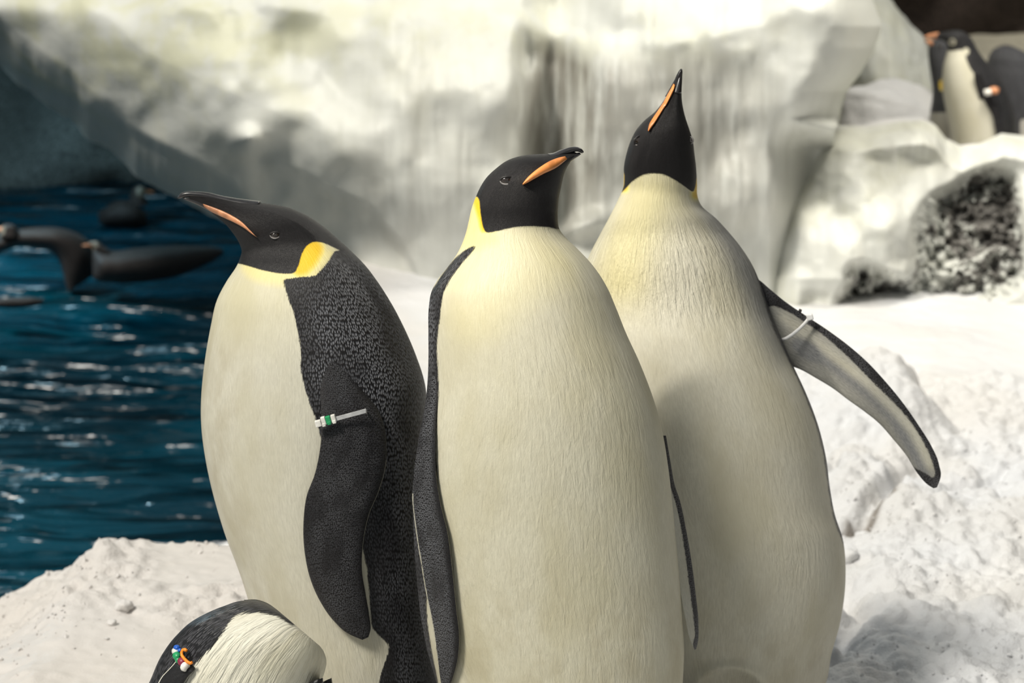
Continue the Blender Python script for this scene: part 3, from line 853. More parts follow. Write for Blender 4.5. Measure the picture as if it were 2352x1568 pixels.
# ---------------------------------------------------------------- left emperor (profile, looking left)
def left_emperor():
    root = tag(empty('emperor_penguin', (-0.27, 4.15, 0)), 'emperor penguin in profile facing the pool, dark back and banded flipper', 'penguin', 'emperor penguins standing together')
    Yc = 4.15
    st = [(745, 1800, 960, 1800, Yc, .09), (700, 1740, 1000, 1745, Yc, .13), (665, 1650, 1018, 1660, Yc, .15), (628, 1560, 1012, 1568, Yc, .165), (592, 1450, 1003, 1460, Yc, .17), (554, 1326, 995, 1340, Yc, .175),
          (513, 1215, 990, 1220, Yc, .175), (478, 1085, 986, 1095, Yc, .172), (463, 985, 983, 990, Yc, .168), (463, 900, 976, 882, Yc, .160), (471, 825, 955, 815, Yc, .15),
          (484, 750, 927, 750, Yc, .136), (498, 690, 898, 695, Yc, .122), (521, 645, 866, 645, Yc, .106), (543, 612, 836, 606, Yc, .090), (551, 593, 806, 576, Yc, .076),
          (555, 578, 777, 549, Yc, .066), (551, 562, 742, 519, Yc, .060), (543, 547, 706, 495, Yc, .056), (533, 533, 664, 477, Yc, .050), (520, 517, 618, 468, Yc, .041),
          (504, 502, 575, 464, Yc, .030), (487, 490, 540, 459, Yc, .021), (468, 478, 508, 451, Yc, .014), (446, 466, 480, 447, Yc, .009), (425, 458, 450, 446, Yc, .005)]
    lf = Loft(st, 200, 330)
    head = [(553, 606), (575, 612), (600, 620), (640, 628), (676, 629), (686, 610), (692, 585), (703, 565), (718, 555), (740, 556), (762, 566), (790, 580), (850, 560), (760, 430), (380, 380), (380, 500), (520, 600)]
    back = [(650, 641), (690, 636), (722, 634), (730, 628), (745, 612), (757, 596), (768, 576), (785, 574), (900, 560), (1100, 900), (1100, 1700), (1000, 1900), (860, 1900), (868, 1568), (880, 1530), (893, 1495), (892, 1478), (868, 1458), (852, 1435), (849, 1369), (840, 1283), (826, 1241), (790, 1150), (765, 1080), (735, 1000), (728, 970), (712, 930), (700, 890), (690, 850), (692, 810), (684, 760), (676, 720), (660, 680), (652, 655)]
    sh = poly_sd(lf.px, lf.py, head); sb = poly_sd(lf.px, lf.py, back)
    sd = np.maximum(sh, sb)
    # the back patch fades softly behind the yellow ear patch
    ear = [(676, 629), (692, 585), (703, 565), (718, 553), (745, 556), (768, 570), (768, 590), (745, 612), (722, 632)]
    yel = np.exp(-(np.maximum(0, -poly_sd(lf.px, lf.py, [(680, 625), (692, 585), (705, 565), (722, 558), (735, 570), (720, 600), (700, 622)])) / 16.0) ** 2) * 1.0
    yel = np.maximum(yel, 0.40 * np.exp(-(np.maximum(0, -poly_sd(lf.px, lf.py, [(560, 605), (640, 628), (680, 630), (765, 575), (730, 632), (650, 642), (590, 632)])) / 22.0) ** 2))
    yel = np.maximum(yel, 0.10 * sstep(860, 640, lf.py))
    scl = np.where(sh > sb - 6, 0.0, sstep(0, 60, sb) * 0.75 + 0.25)
    scl = np.where(sh > sb - 6, 0.0, np.maximum(scl, 0.30))
    scl = np.where(lf.py > 1230, scl * 0.85, scl)
    rough = np.where(sh > 0, 0.15, 0.38 + 0.3 * sstep(1300, 1500, lf.py))
    dirt = 0.75 * sstep(650, 800, lf.py) * sstep(640, 480, lf.px - 0.18 * np.maximum(0, lf.py - 1100)) + 0.3 * sstep(1250, 1450, lf.py)
    B = Body()
    ash = 0.8 * np.exp(-(line_d(lf.px, lf.py, [(775, 585), (760, 606), (742, 626)]) / 9.0) ** 2)
    B.add(lf.V, lf.F, dark=sd, yel=yel, scl=scl, rough=rough, dirt=dirt, ash=ash, fuv=lf.UV)
    sf, sbk = lf.surf(1), lf.surf(-1)
    pairs = [(746, 740, 758, 740, -.020), (741, 800, 772, 800, -.012), (737, 850, 800, 850, -.007), (735, 895, 836, 900, -.001), (737, 935, 868, 940, .005), (738, 975, 884, 985, .010), (737, 1015, 888, 1030, .012), (724, 1085, 884, 1080, .013),
             (704, 1140, 869, 1130, .013), (697, 1200, 848, 1180, .013), (700, 1270, 834, 1250, .013), (713, 1330, 832, 1310, .013), (736, 1382, 840, 1362, .013), (768, 1427, 848, 1412, .013), (802, 1456, 851, 1446, .013), (832, 1469, 846, 1463, .013)]
    for side, s in ((1, sf), (-1, sbk)):
        V, F, UV, w, t, fr = lens(pairs, 26, 130, s, thick=0.010, side=side)
        rim = (1 - w) / 2 * 2
        dk = np.where((w > 0.972) & (t > 0.42) & (t < 0.9), -4.0, 40.0)
        fuv = UV * np.array([2.1, 1.9, 1.0])
        streak = 0.35 + 0.65 * sstep(-1.0, -0.5, w) * sstep(0.98, 0.55, w)
        B.add(V, F, dark=dk, scl=0.42 * streak, rough=0.3, fuv=fuv)
    add_feet(B, -0.27, 4.12)
    B.build('body', M_emp, root)
    # beak
    mandible('upper_mandible', [(574, 492, 600, 462, Yc, .022), (545, 480, 566, 458, Yc, .0165), (520, 472, 536, 454, Yc, .0135), (495, 464, 508, 449, Yc, .011), (470, 458, 479, 442, Yc, .009), (445, 454, 449, 439.5, Yc, .0075), (425, 453, 426, 440, Yc, .006), (411, 456, 412, 446, Yc, .0035), (407, 456, 408, 452, Yc, .001)], M_beak, root)
    mandible('lower_mandible', [(508, 504, 530, 482, Yc, .022), (485, 489, 504, 470, Yc, .0145), (462, 476, 474, 461, Yc, .0095), (440, 465, 448, 456, Yc, .006), (419, 457, 422, 453, Yc, .003)], M_beak, root, 16, 18)
    pl = [(588, 543, 592, 546), (574, 528, 578, 537), (556, 510, 561, 524), (533, 495, 538, 511), (506, 482, 512, 499), (482, 473, 487, 487), (466, 468, 469, 475)]
    for side, s in ((1, sf), (-1, sbk)):
        plate('beak_plate', pl, s, side, M_peach, root, 0.0045, 0.0045)
        # dark feathered crease that frames the gape
        eye(root, 632, 539, s, side, 0.0058, 0.05)
    # flipper band: strap, lock and beads
    def P(x, y, o=0.0): return unproj(x, y, sf(x, y) - 0.026 - o)
    band = tag(empty('flipper_band', tuple(P(780, 960))), 'white strap with white and green beads'); band.parent = root
    band.matrix_parent_inverse = root.matrix_basis.inverted()
    pts = [P(728 + 112 * k / 10, 972 - 29 * (k / 10) ** 1.05, 0.0008) for k in range(11)] + [P(843, 948, -0.012)]
    V = []; F = []
    for p in pts:
        p = np.array(p)
        for a, b in ((-1, -1), (1, -1), (1, 1), (-1, 1)):
            V.append(p + np.array([0.0003, a * 0.0012, b * 0.0031]))
    n = len(pts)
    for i in range(n - 1):
        for j in range(4):
            F.append((4 * i + j, 4 * i + (j + 1) % 4, 4 * i + 4 + (j + 1) % 4, 4 * i + 4 + j))
    F += [(3, 2, 1, 0), tuple(4 * (n - 1) + j for j in range(4))]
    mesh_obj('strap', V, F, M_nylon, band, False)
    ux = np.array([0.965, 0, 0.26]); uz = np.array([-0.26, 0, 0.965]); uy = np.array([0, 1, 0])
    for x, y, w, h, m, nm in ((731, 972, .0046, .0052, M_white, 'lock'), (743, 966, .0034, .0066, M_white, 'bead'), (754, 964, .0038, .0062, M_green, 'bead'), (766, 961, .0034, .0064, M_white, 'bead')):
        V, F = boxm(P(x, y, 0.002), ux * w, uy * 0.0036, uz * h)
        bevelled(nm, V, F, m, band, 0.0012)
    for x, y in ((744, 975), (756, 971), (768, 968)):
        V, F = boxm(P(x, y, 0.003), ux * .0026, uy * 0.0032, uz * .0026)
        bevelled('bead_ridge', V, F, M_white if x != 756 else M_green, band, 0.0008)
    return root, lf
LE, lf_left = left_emperor()

# ---------------------------------------------------------------- middle emperor (front view, head turned right)
def past(PHI):
    """angle (rad) a far-side vertex lies beyond the right / left silhouette"""
    s = np.sin(PHI)
    r = np.where(PHI < 0, -PHI, 10.0)                       # phi in (-pi/2,0): just past the right edge
    l = np.where(PHI > math.pi, PHI - math.pi, 10.0)
    return r, l

def middle_emperor():
    root = tag(empty('emperor_penguin', (0.07, 3.95, 0)), 'emperor penguin in the middle facing us, beak turned to the right', 'penguin', 'emperor penguins standing together')
    Yc = 3.95
    st = [(1150, 1905, 1450, 1905, Yc, .09), (1100, 1850, 1500, 1850, Yc, .13), (1058, 1760, 1540, 1760, Yc, .155), (1030, 1670, 1560, 1670, Yc, .165), (1003, 1568, 1568, 1568, Yc, .172), (981, 1490, 1571, 1490, Yc, .176), (967, 1415, 1567, 1410, Yc, .178), (957, 1326, 1560, 1315, Yc, .18),
          (951, 1240, 1552, 1230, Yc, .18), (949, 1160, 1544, 1150, Yc, .178), (952, 1080, 1535, 1075, Yc, .175), (961, 1010, 1524, 1005, Yc, .17), (973, 950, 1510, 945, Yc, .165), (981, 890, 1491, 888, Yc, .158),
          (984, 830, 1467, 828, Yc, .150), (984, 765, 1438, 765, Yc, .140), (985, 705, 1412, 700, Yc, .129), (991, 670, 1396, 663, Yc, .121), (1006, 641, 1376, 629, Yc, .112), (1030, 611, 1351, 597, Yc, .101),
          (1049, 584, 1324, 569, Yc, .090), (1062, 558, 1299, 545, Yc, .080), (1070, 535, 1285, 526, Yc, .073), (1077, 506, 1281, 497, Yc, .068), (1084, 476, 1282, 472, Yc, .066), (1093, 452, 1284, 452, Yc, .064),
          (1103, 430, 1288, 434, Yc, .062), (1118, 407, 1291, 419, Yc, .060), (1139, 387, 1294, 406, Yc, .056), (1164, 369, 1297, 396, Yc, .051), (1196, 358, 1301, 387, Yc, .043), (1233, 354, 1306, 378, Yc, .032),
          (1262, 353, 1312, 370, Yc, .022), (1283, 350, 1318, 364, Yc, .014), (1303, 349, 1325, 359, Yc, .008), (1320, 349, 1331, 354, Yc, .004)]
    lf = Loft(st, 220, 360)
    head = [(1094, 450), (1101, 458), (1103, 484), (1108, 517), (1113, 530), (1119, 535), (1144, 530), (1182, 521), (1221, 519), (1259, 521), (1284, 527), (1330, 530), (1500, 300), (1100, 250), (1000, 430)]
    strip = [(1092, 565), (1088, 575), (1068, 596), (1052, 616), (1039, 634), (1029, 652), (1019, 670), (1014, 698), (1009, 740), (1003, 790), (1006, 850), (1008, 900), (1004, 950), (1001, 1000), (1002, 1060), (1010, 1150), (1018, 1230), (1010, 1330), (982, 1350), (979, 1400), (987, 1467), (997, 1520), (1012, 1600), (1030, 1750), (900, 1900), (600, 1300), (900, 700), (975, 690), (999, 655), (1016, 629), (1037, 601), (1062, 578), (1083, 565)]
    sh = poly_sd(lf.px, lf.py, head); sb = poly_sd(lf.px, lf.py, strip)
    r, l = past(lf.PHI)
    body = lf.py > 600
    # far side: plumage turns black a little beyond the right edge, at once beyond the left edge
    rad = lf.rad[lf.row] * 1570
    gap_r = 0.55 + 0.25 * sstep(700, 1000, lf.py)
    far = lf.PHI < 0
    farl = lf.PHI > math.pi
    backness = np.where(far, (r - gap_r) * rad, np.where(farl, (l - 0.06 - 0.5 * sstep(720, 600, lf.py)) * rad, -1e9))
    backness = np.where(lf.py > 560, backness, np.where(far | farl, -np.abs(lf.py - 545) - 5, -1e9))
    sbk = np.where(far | farl, np.maximum(np.minimum(backness, lf.py - 556.0), -1e4), sb)
    sd = np.maximum(sh, np.where(far | farl, np.maximum(sbk, np.where(lf.px < 1010, sb, -1e9)), sb))
    lobe = [(1090, 455), (1100, 460), (1102, 484), (1107, 517), (1112, 530), (1104, 500), (1095, 470)]
    yel = 1.0 * np.exp(-(np.maximum(0, -poly_sd(lf.px, lf.py, lobe)) / 11.0) ** 2)
    yel = np.maximum(yel, 0.45 * np.exp(-(line_d(lf.px, lf.py, [(1085, 480), (1090, 520), (1080, 560), (1125, 545)]) / 30.0) ** 2))
    yel = np.maximum(yel, 0.17 * np.exp(-(line_d(lf.px, lf.py, [(1060, 610), (1180, 560), (1260, 600), (1100, 720)]) / 90.0) ** 2))
    yel = np.maximum(yel, 0.05)
    scl = np.where(sh > sb - 6, 0.0, 0.25 + 0.75 * sstep(0, 16, np.maximum(sb, np.where(far | farl, sbk, -1e9))))
    rough = np.where(sh > 0, 0.15, 0.42 + 0.25 * sstep(700, 900, lf.py))
    dirt = 0.25 + 0.5 * sstep(1250, 1500, lf.py)
    B = Body()
    B.add(lf.V, lf.F, dark=sd, yel=yel, scl=scl, rough=rough, dirt=dirt, fuv=lf.UV)
    sf, sbk_ = lf.surf(1), lf.surf(-1)
    # near flipper hanging at the left edge
    pairs = [(990, 800, 1004, 800, -.012), (985, 860, 1006, 860, -.008), (979, 915, 1006, 915, -.002), (971, 965, 1002, 960, .004), (960, 1020, 1001, 1020, .008), (951, 1085, 1002, 1087, .010), (947, 1145, 1012, 1156, .012), (953, 1205, 1027, 1217, .013),
             (967, 1295, 1039, 1308, .014), (980, 1370, 1048, 1395, .014), (993, 1432, 1055, 1462, .014), (1003, 1500, 1050, 1520, .014), (1011, 1560, 1036, 1568, .014), (1017, 1590, 1027, 1592, .014)]
    V, F, UV, w, t, fr = lens(pairs, 26, 130, sf, thick=0.009)
    dk = np.where((w < -0.93) & (t > 0.42), -3.0, np.where((w > 0.975) & (t > 0.35), -3.0, 40.0))
    B.add(V, F, dark=dk, scl=0.95 * (sstep(0.80, 0.35, w) * 0.9 + 0.1), rough=0.3, fuv=UV * np.array([3.0, 1.9, 1]))
    # far flipper at the right edge, seen from its pale inner face
    pairs = [(1500, 1000, 1530, 1000), (1512, 1060, 1540, 1060), (1525, 1100, 1549, 1110), (1535, 1150, 1562, 1150), (1546, 1227, 1578, 1227), (1555, 1300, 1590, 1300), (1563, 1364, 1598, 1364), (1574, 1425, 1604, 1425), (1586, 1472, 1603, 1474), (1595, 1492, 1599, 1490)]
    V, F, UV, w, t, fr = lens(pairs, 18, 110, None, 0.0, 0.005, Ys=[(3.93, 3.95)] * len(pairs))
    pale = np.where(fr > -0.2, (w - 0.30 + 0.5 * sstep(0.45, 0.1, t) + 1.2 * sstep(0.93, 1.0, t)) * 18, 30.0)
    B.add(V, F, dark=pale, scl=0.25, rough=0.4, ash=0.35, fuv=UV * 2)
    add_feet(B, 0.07, 3.93)
    B.build('body', M_emp, root)
    mandible('upper_mandible', [(1258, 352.5, 1276, 372, Yc, .024), (1272, 350.5, 1288, 364, Yc, .017), (1285, 345, 1298, 358, Yc, .0135), (1297, 341, 1308, 354, Yc, .0115), (1309, 337.5, 1317, 350, Yc, .010), (1321, 336.5, 1324, 348, Yc, .0085), (1332, 339, 1331, 349.5, Yc, .0065), (1339, 345, 1337, 352, Yc, .0035), (1341, 348.5, 1340, 351, Yc, .001)], M_beak, root)
    mandible('lower_mandible', [(1276, 366, 1300, 386, Yc, .022), (1292, 360, 1309, 374, Yc, .0135), (1306, 356, 1319, 365.5, Yc, .009), (1319, 351.5, 1328, 359.5, Yc, .006), (1331, 350, 1335, 354, Yc, .0025)], M_beak, root, 16, 18)
    pl = [(1201, 420.5, 1200, 425), (1210, 409, 1212, 419.5), (1221, 398.5, 1225, 412), (1241, 383, 1249, 399), (1266, 368, 1276, 386), (1284, 361.5, 1290, 376), (1298, 358.5, 1303, 365)]
    for side, s in ((1, sf), (-1, sbk_)):
        plate('beak_plate', pl, s, side, M_orange, root, 0.0045, 0.005)
        eye(root, 1163, 413, s, side, 0.0068, 0.12)
    return root, lf
ME, lf_mid = middle_emperor()

# ---------------------------------------------------------------- right emperor (front view, beak straight up, wing out)
def right_emperor():
    root = tag(empty('emperor_penguin', (0.33, 4.4, 0)), 'emperor penguin pointing its beak straight up with one wing stretched out', 'penguin', 'emperor penguins standing together')
    Yc = 4.4
    st = [(1520, 1668, 1800, 1668, Yc, .09), (1455, 1640, 1860, 1640, Yc, .14), (1420, 1568, 1897, 1568, Yc, .18), (1402, 1500, 1910, 1500, Yc, .19), (1394, 1440, 1927, 1440, Yc, .19), (1388, 1370, 1939, 1370, Yc, .192), (1384, 1300, 1942, 1300, Yc, .193), (1378, 1240, 1936, 1240, Yc, .193), (1372, 1180, 1917, 1180, Yc, .192), (1365, 1120, 1906, 1120, Yc, .19), (1355, 1050, 1897, 1050, Yc, .188), (1345, 980, 1880, 980, Yc, .184), (1338, 900, 1850, 900, Yc, .176), (1333, 840, 1822, 840, Yc, .168), (1329, 780, 1796, 780, Yc, .160), (1328, 720, 1771, 720, Yc, .150), (1333, 660, 1748, 655, Yc, .138), (1342, 615, 1726, 605, Yc, .128), (1356, 581, 1705, 572, Yc, .118),
          (1379, 537, 1673, 532, Yc, .103), (1400, 498, 1643, 500, Yc - .01, .088), (1420, 458, 1612, 473, Yc - .02, .076), (1431, 432, 1602, 450, Yc - .025, .070), (1433, 408, 1601, 420, Yc - .03, .068), (1433, 382, 1599, 385, Yc - .035, .066),
          (1439, 352, 1595, 352, Yc - .04, .063), (1449, 322, 1591, 322, Yc - .045, .058), (1463, 296, 1583, 296, Yc - .05, .050), (1482, 275, 1575, 272, Yc - .052, .042), (1505, 256, 1569, 248, Yc - .054, .033), (1523, 233, 1566, 226, Yc - .056, .025), (1537, 209, 1566, 204, Yc - .058, .017), (1549, 188, 1567, 184, Yc - .06, .010), (1557, 170, 1567, 168, Yc - .06, .006), (1563, 159, 1566, 158.5, Yc - .06, .002)]
    lf = Loft(st, 220, 360)
    head = [(1425, 445), (1436, 434), (1453, 415), (1476, 401), (1499, 397), (1526, 400), (1552, 414), (1572, 428), (1592, 443), (1598, 428), (1601, 400), (1640, 390), (1700, 50), (1350, 50), (1400, 380), (1434, 392), (1434, 425)]
    edge = [(1723, 590), (1735, 625), (1750, 670), (1770, 740), (1795, 795), (1827, 860), (1848, 905), (1877, 982), (1893, 1050), (1902, 1120), (1912, 1180), (1924, 1215), (1936, 1245), (1940, 1262), (1990, 1280), (2200, 900), (1850, 560), (1760, 560)]
    sh = poly_sd(lf.px, lf.py, head); sb = poly_sd(lf.px, lf.py, edge)
    r, l = past(lf.PHI); rad = lf.rad[lf.row] * 1400
    far = (lf.PHI < 0) | (lf.PHI > math.pi)
    bk = np.where(lf.PHI < 0, (r - 0.03 - 0.5 * sstep(1180, 1350, lf.py)) * rad, (l - 0.25) * rad)
    nape = np.where(lf.py < 520, 200.0 - 0 * lf.py, bk)
    bk = np.where(far, np.where(lf.py < 470, np.minimum(np.where(lf.PHI < 0, (r - 0.35), (l - 0.35)) * rad, 400), bk), -1e9)
    sd = np.maximum(sh, np.where(far, np.maximum(bk, sb), sb))
    yel = 1.0 * np.exp(-(np.minimum(line_d(lf.px, lf.py, [(1432, 392), (1434, 432)]), line_d(lf.px, lf.py, [(1602, 412), (1599, 448)])) / 12.0) ** 2)
    yel = np.maximum(yel, 0.26 * np.exp(-(line_d(lf.px, lf.py, [(1500, 440), (1450, 560), (1430, 640)]) / 70.0) ** 2))
    scl = np.where(sh > sb - 6, 0.0, 0.5)
    rough = np.where(sh > 0, 0.15, 0.5 + 1.7 * sstep(480, 560, lf.py) * sstep(780, 660, lf.py) + 0.8 * sstep(1150, 1300, lf.py) * sstep(1650, 1850, lf.px))
    # plumage on the right shoulder is mixed towards grey
    dirt = 0.25 + 0.4 * sstep(1350, 1550, lf.py)
    B = Body()
    V = lf.V.copy()
    # belly fold over the feet
    fold = np.exp(-((np.hypot((lf.px - 1675) / 1.35, lf.py - 1590) - 62) / 12) ** 2) * (np.sin(lf.PHI) > 0.2)
    V[:, 1] -= 0.010 * fold
    puff = sstep(60, 20, np.hypot((lf.px - 1675) / 1.35, lf.py - 1592)) * (np.sin(lf.PHI) > 0.2)
    V[:, 1] += 0.012 * puff
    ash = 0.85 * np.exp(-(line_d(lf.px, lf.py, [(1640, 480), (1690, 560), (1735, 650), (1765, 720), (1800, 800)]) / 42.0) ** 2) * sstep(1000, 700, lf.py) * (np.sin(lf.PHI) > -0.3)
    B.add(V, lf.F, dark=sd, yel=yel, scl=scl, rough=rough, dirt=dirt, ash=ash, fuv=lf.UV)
    sf, sbk_ = lf.surf(1), lf.surf(-1)
    # outstretched wing (its pale underside towards us)
    pairs = [(1712, 640, 1700, 760), (1738, 640, 1742, 800), (1770, 665, 1785, 826), (1803, 692, 1812, 838), (1850, 724, 1842, 850), (1900, 757, 1874, 868), (1956, 799, 1915, 893), (1994, 833, 1948, 918), (2033, 875, 1983, 943), (2071, 921, 2018, 971), (2109, 975, 2052, 1009), (2140, 1025, 2082, 1046), (2157, 1067, 2109, 1089), (2160, 1098, 2131, 1113), (2152, 1119, 2144, 1121)]
    Ys = [(4.42, 4.42), (4.41, 4.42), (4.40, 4.42), (4.40, 4.42)] + [(4.40 - 0.006 * k, 4.42 - 0.007 * k) for k in range(1, 12)]
    V, F, UV, w, t, fr = lens(pairs, 40, 180, None, 0.0, 0.009, Ys=Ys)
    px, py = proj(V)
    pale = [(1762, 704), (1780, 702), (1811, 715), (1857, 745), (1895, 772), (1941, 812), (1975, 847), (2017, 889), (2056, 927), (2090, 965), (2117, 1007), (2138, 1048), (2147, 1080), (2148, 1094), (2140, 1096), (2120, 1084), (2090, 1068), (2060, 1040), (1990, 970), (1900, 900), (1800, 870), (1700, 860), (1740, 760)]
    sdw = np.where(fr > -0.15, -poly_sd(px, py, pale), 30.0)
    lowedge = (w > 0.93) & (t < 0.85)
    sdw = np.where(lowedge & (fr > -0.15), -6, sdw)
    vein = [(1830, 790), (1900, 830), (1990, 900), (2050, 960), (2100, 1040), (2125, 1085)]
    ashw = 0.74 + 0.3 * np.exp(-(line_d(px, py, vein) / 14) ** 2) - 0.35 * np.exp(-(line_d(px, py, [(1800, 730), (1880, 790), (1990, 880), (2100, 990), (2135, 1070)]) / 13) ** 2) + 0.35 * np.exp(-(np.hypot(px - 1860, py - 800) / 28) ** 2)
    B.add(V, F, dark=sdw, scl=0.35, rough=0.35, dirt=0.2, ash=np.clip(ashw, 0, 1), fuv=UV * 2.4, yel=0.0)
    B.build('body', M_emp, root)
    Yb = Yc - .06
    mandible('upper_mandible', [(1527, 222, 1556, 215, Yb + .006, .012), (1541, 197, 1562, 194, Yb + .004, .010), (1549.5, 182, 1566, 182, Yb + .002, .0085), (1555, 170, 1567.5, 170, Yb, .006), (1560, 161.5, 1567.5, 162, Yb, .0045), (1563.5, 157.5, 1566.5, 158, Yb, .001)], M_beak, root)
    mandible('lower_mandible', [(1543, 214, 1565.5, 214, Yb - .008, .010), (1550, 196, 1566, 196, Yb - .006, .008), (1556, 180, 1566.5, 180, Yb - .004, .005), (1561, 168, 1566.5, 168, Yb - .003, .002)], M_beak, root, 16, 14)
    pl = [(1488, 300, 1490, 301.5), (1491, 286, 1498, 290), (1500, 270, 1509, 274), (1513, 251, 1521, 255), (1526, 230, 1534, 234), (1538, 208, 1545, 212), (1547, 192, 1550, 195)]
    plate('beak_plate', pl, sf, 1, M_orange, root, 0.0035, 0.004)
    eye(root, 1465, 322, sf, 1, 0.0062, 1.05)
    eye(root, 1586, 322, sf, 1, 0.0045, 1.7)
    # plain nylon tie round the wing root
    def P(x, y, o=0.0): return unproj(x, y, 4.385 - o)
    tie = tag(empty('flipper_band', tuple(P(1840, 745))), 'plain white nylon tie'); tie.parent = root
    tie.matrix_parent_inverse = root.matrix_basis.inverted()
    pts = [P(1797, 780, 0), P(1806, 777, .004), P(1820, 768, .006), P(1836, 755, .008), P(1848, 743, .009), P(1857, 732, .010), P(1862, 726, .008)]
    V, F = tube(pts, [.0028] * 7, 8, 0.5)
    mesh_obj('strap', V, F, M_nylon, tie, True)
    V, F = boxm(P(1860, 728, .010), np.array([.0052, 0, .0014]), np.array([0, .004, 0]), np.array([-.0014, 0, .0048]))
    bevelled('lock', V, F, M_nylon, tie, .0015)
    V, F = boxm(P(1838, 713, -.01), np.array([.0022, 0, -.0008]), np.array([0, .003, 0]), np.array([.0008, 0, .0022]))
    bevelled('strap_end', V, F, M_foot, tie, .0008)
    return root, lf
RE, lf_right = right_emperor()

# ---------------------------------------------------------------- small penguin bending down, lower left
def small_penguin():
    root = tag(empty('small_penguin', (-0.42, 3.75, 0)), 'small penguin bent over in front, black stripe of back, tail up, coloured flipper beads', 'penguin')
    Yc = 3.78
    st = [(262, 1840, 400, 1960, Yc, .05), (268, 1740, 500, 1860, Yc, .08), (300, 1650, 580, 1790, Yc, .095), (343, 1566, 655, 1715, Yc, .105), (372, 1503, 703, 1640, Yc, .11), (404, 1460, 728, 1588, Yc, .11), (440, 1427, 741, 1556, Yc, .108), (476, 1407, 747, 1537, Yc, .104), (515, 1391, 750, 1520, Yc, .098), (556, 1379, 747, 1504, Yc, .09), (598, 1380, 740, 1490, Yc, .08), (640, 1403, 729, 1478, Yc, .062), (668, 1428, 713, 1466, Yc, .042), (684, 1446, 700, 1459, Yc, .02)]
    lf = Loft(st, 160, 220, R0=0.11)
    black = [(405, 1580), (412, 1568), (428, 1543), (447, 1526), (463, 1510), (480, 1489), (500, 1467), (514, 1450), (525, 1432), (537, 1416), (555, 1407), (574, 1404), (598, 1406), (623, 1410), (641, 1416), (660, 1428), (673, 1437), (700, 1420), (640, 1300), (300, 1300), (200, 1700), (300, 1800)]
    sd = poly_sd(lf.px, lf.py, black)
    dirt = 0.15 + 1.0 * G(lf.px, lf.py, 670, 1500, 90, 60)
    B = Body()
    B.add(lf.V, lf.F, dark=sd, scl=0.85, rough=1.5 - 0.5 * G(lf.px, lf.py, 660, 1480, 90, 70), dirt=dirt, fuv=lf.UV * np.array([0.9, 0.55, 1]), yel=0.04)
    # tail
    tl = Loft([(560, 1377, 585, 1404, Yc, .03), (590, 1376.5, 603, 1406, Yc, .032), (613, 1384, 618, 1408, Yc, .028), (634, 1398, 636, 1414, Yc, .02), (652, 1413, 650, 1421, Yc, .012), (668, 1428, 666, 1431, Yc, .005), (674, 1434, 673, 1435, Yc, .001)], 24, 40)
    B.add(tl.V, tl.F, dark=40.0, scl=0.4, rough=0.5, fuv=tl.UV)
    sf = lf.surf(1)
    # flipper hanging down out of the frame
    pairs = [(412, 1505, 452, 1522, -.016), (402, 1520, 446, 1538, .004), (388, 1536, 432, 1553, .008), (372, 1553, 420, 1572, .010), (355, 1590, 410, 1610, .010), (345, 1640, 395, 1660, .012), (345, 1720, 375, 1730, .012), (352, 1770, 362, 1772, .012)]
    V, F, UV, w, t, fr = lens(pairs, 18, 90, sf, thick=0.007)
    dk = np.where((w < -0.90), -3.0, 40.0)
    B.add(V, F, dark=dk, scl=0.12, rough=0.2, fuv=UV * 3)
    # legs and feet so that it stands
    for s in (-1, 1):
        x0, z0 = -0.40 + s * 0.05, 0.0
        lg = Loft([(726 + s * 14, 1566, 752 + s * 10, 1556, Yc + s * .05, .025), (716 + s * 22, 1600, 756 + s * 12, 1600, Yc + s * .05, .022), (700 + s * 22, 1760, 740 + s * 12, 1760, Yc + s * .05, .02), (680 + s * 22, 1935, 745 + s * 12, 1935, Yc + s * .05, .03)], 14, 20)
        B.add(lg.V, lg.F, dark=40.0, scl=0.0, rough=0.2)
    B.build('body', M_small, root)
    def P(x, y, o=0.0): return unproj(x, y, sf(x, y) - 0.012 - o)
    band = tag(empty('flipper_band', tuple(P(420, 1510))), 'flipper band with blue, green, maroon and white beads'); band.parent = root
    band.matrix_parent_inverse = root.matrix_basis.inverted()
    def bead(x0, y0, x1, y1, r, mat, name='bead'):
        pts = [P(x0 + (x1 - x0) * k / 5, y0 + (y1 - y0) * k / 5, .002) for k in range(6)]
        V, F = tube(pts, [r * (0.8 + 0.3 * math.sin(math.pi * k / 5)) for k in range(6)], 10)
        tag(mesh_obj(name, V, F, mat, band, True))
    bead(403, 1486, 410, 1490, .0046, M_blue); bead(400, 1493, 407, 1500, .0050, M_white); bead(403, 1502, 411, 1511, .0060, M_green)
    bead(407, 1510, 412, 1520, .0045, M_green); bead(414, 1515, 423, 1524, .0062, M_maroon); bead(420, 1527, 430, 1534, .0070, M_white); bead(412, 1490, 414, 1496, .0030, M_blue)
    pts = [P(*q, .004) for q in ((428, 1494), (425, 1491), (420, 1492), (417, 1498), (418, 1505), (423, 1512), (430, 1519), (437, 1523), (441, 1521))]
    V, F = tube(pts, .0024, 10)
    mesh_obj('loop', V, F, M_orangeband, band, True)
    return root
small_penguin()

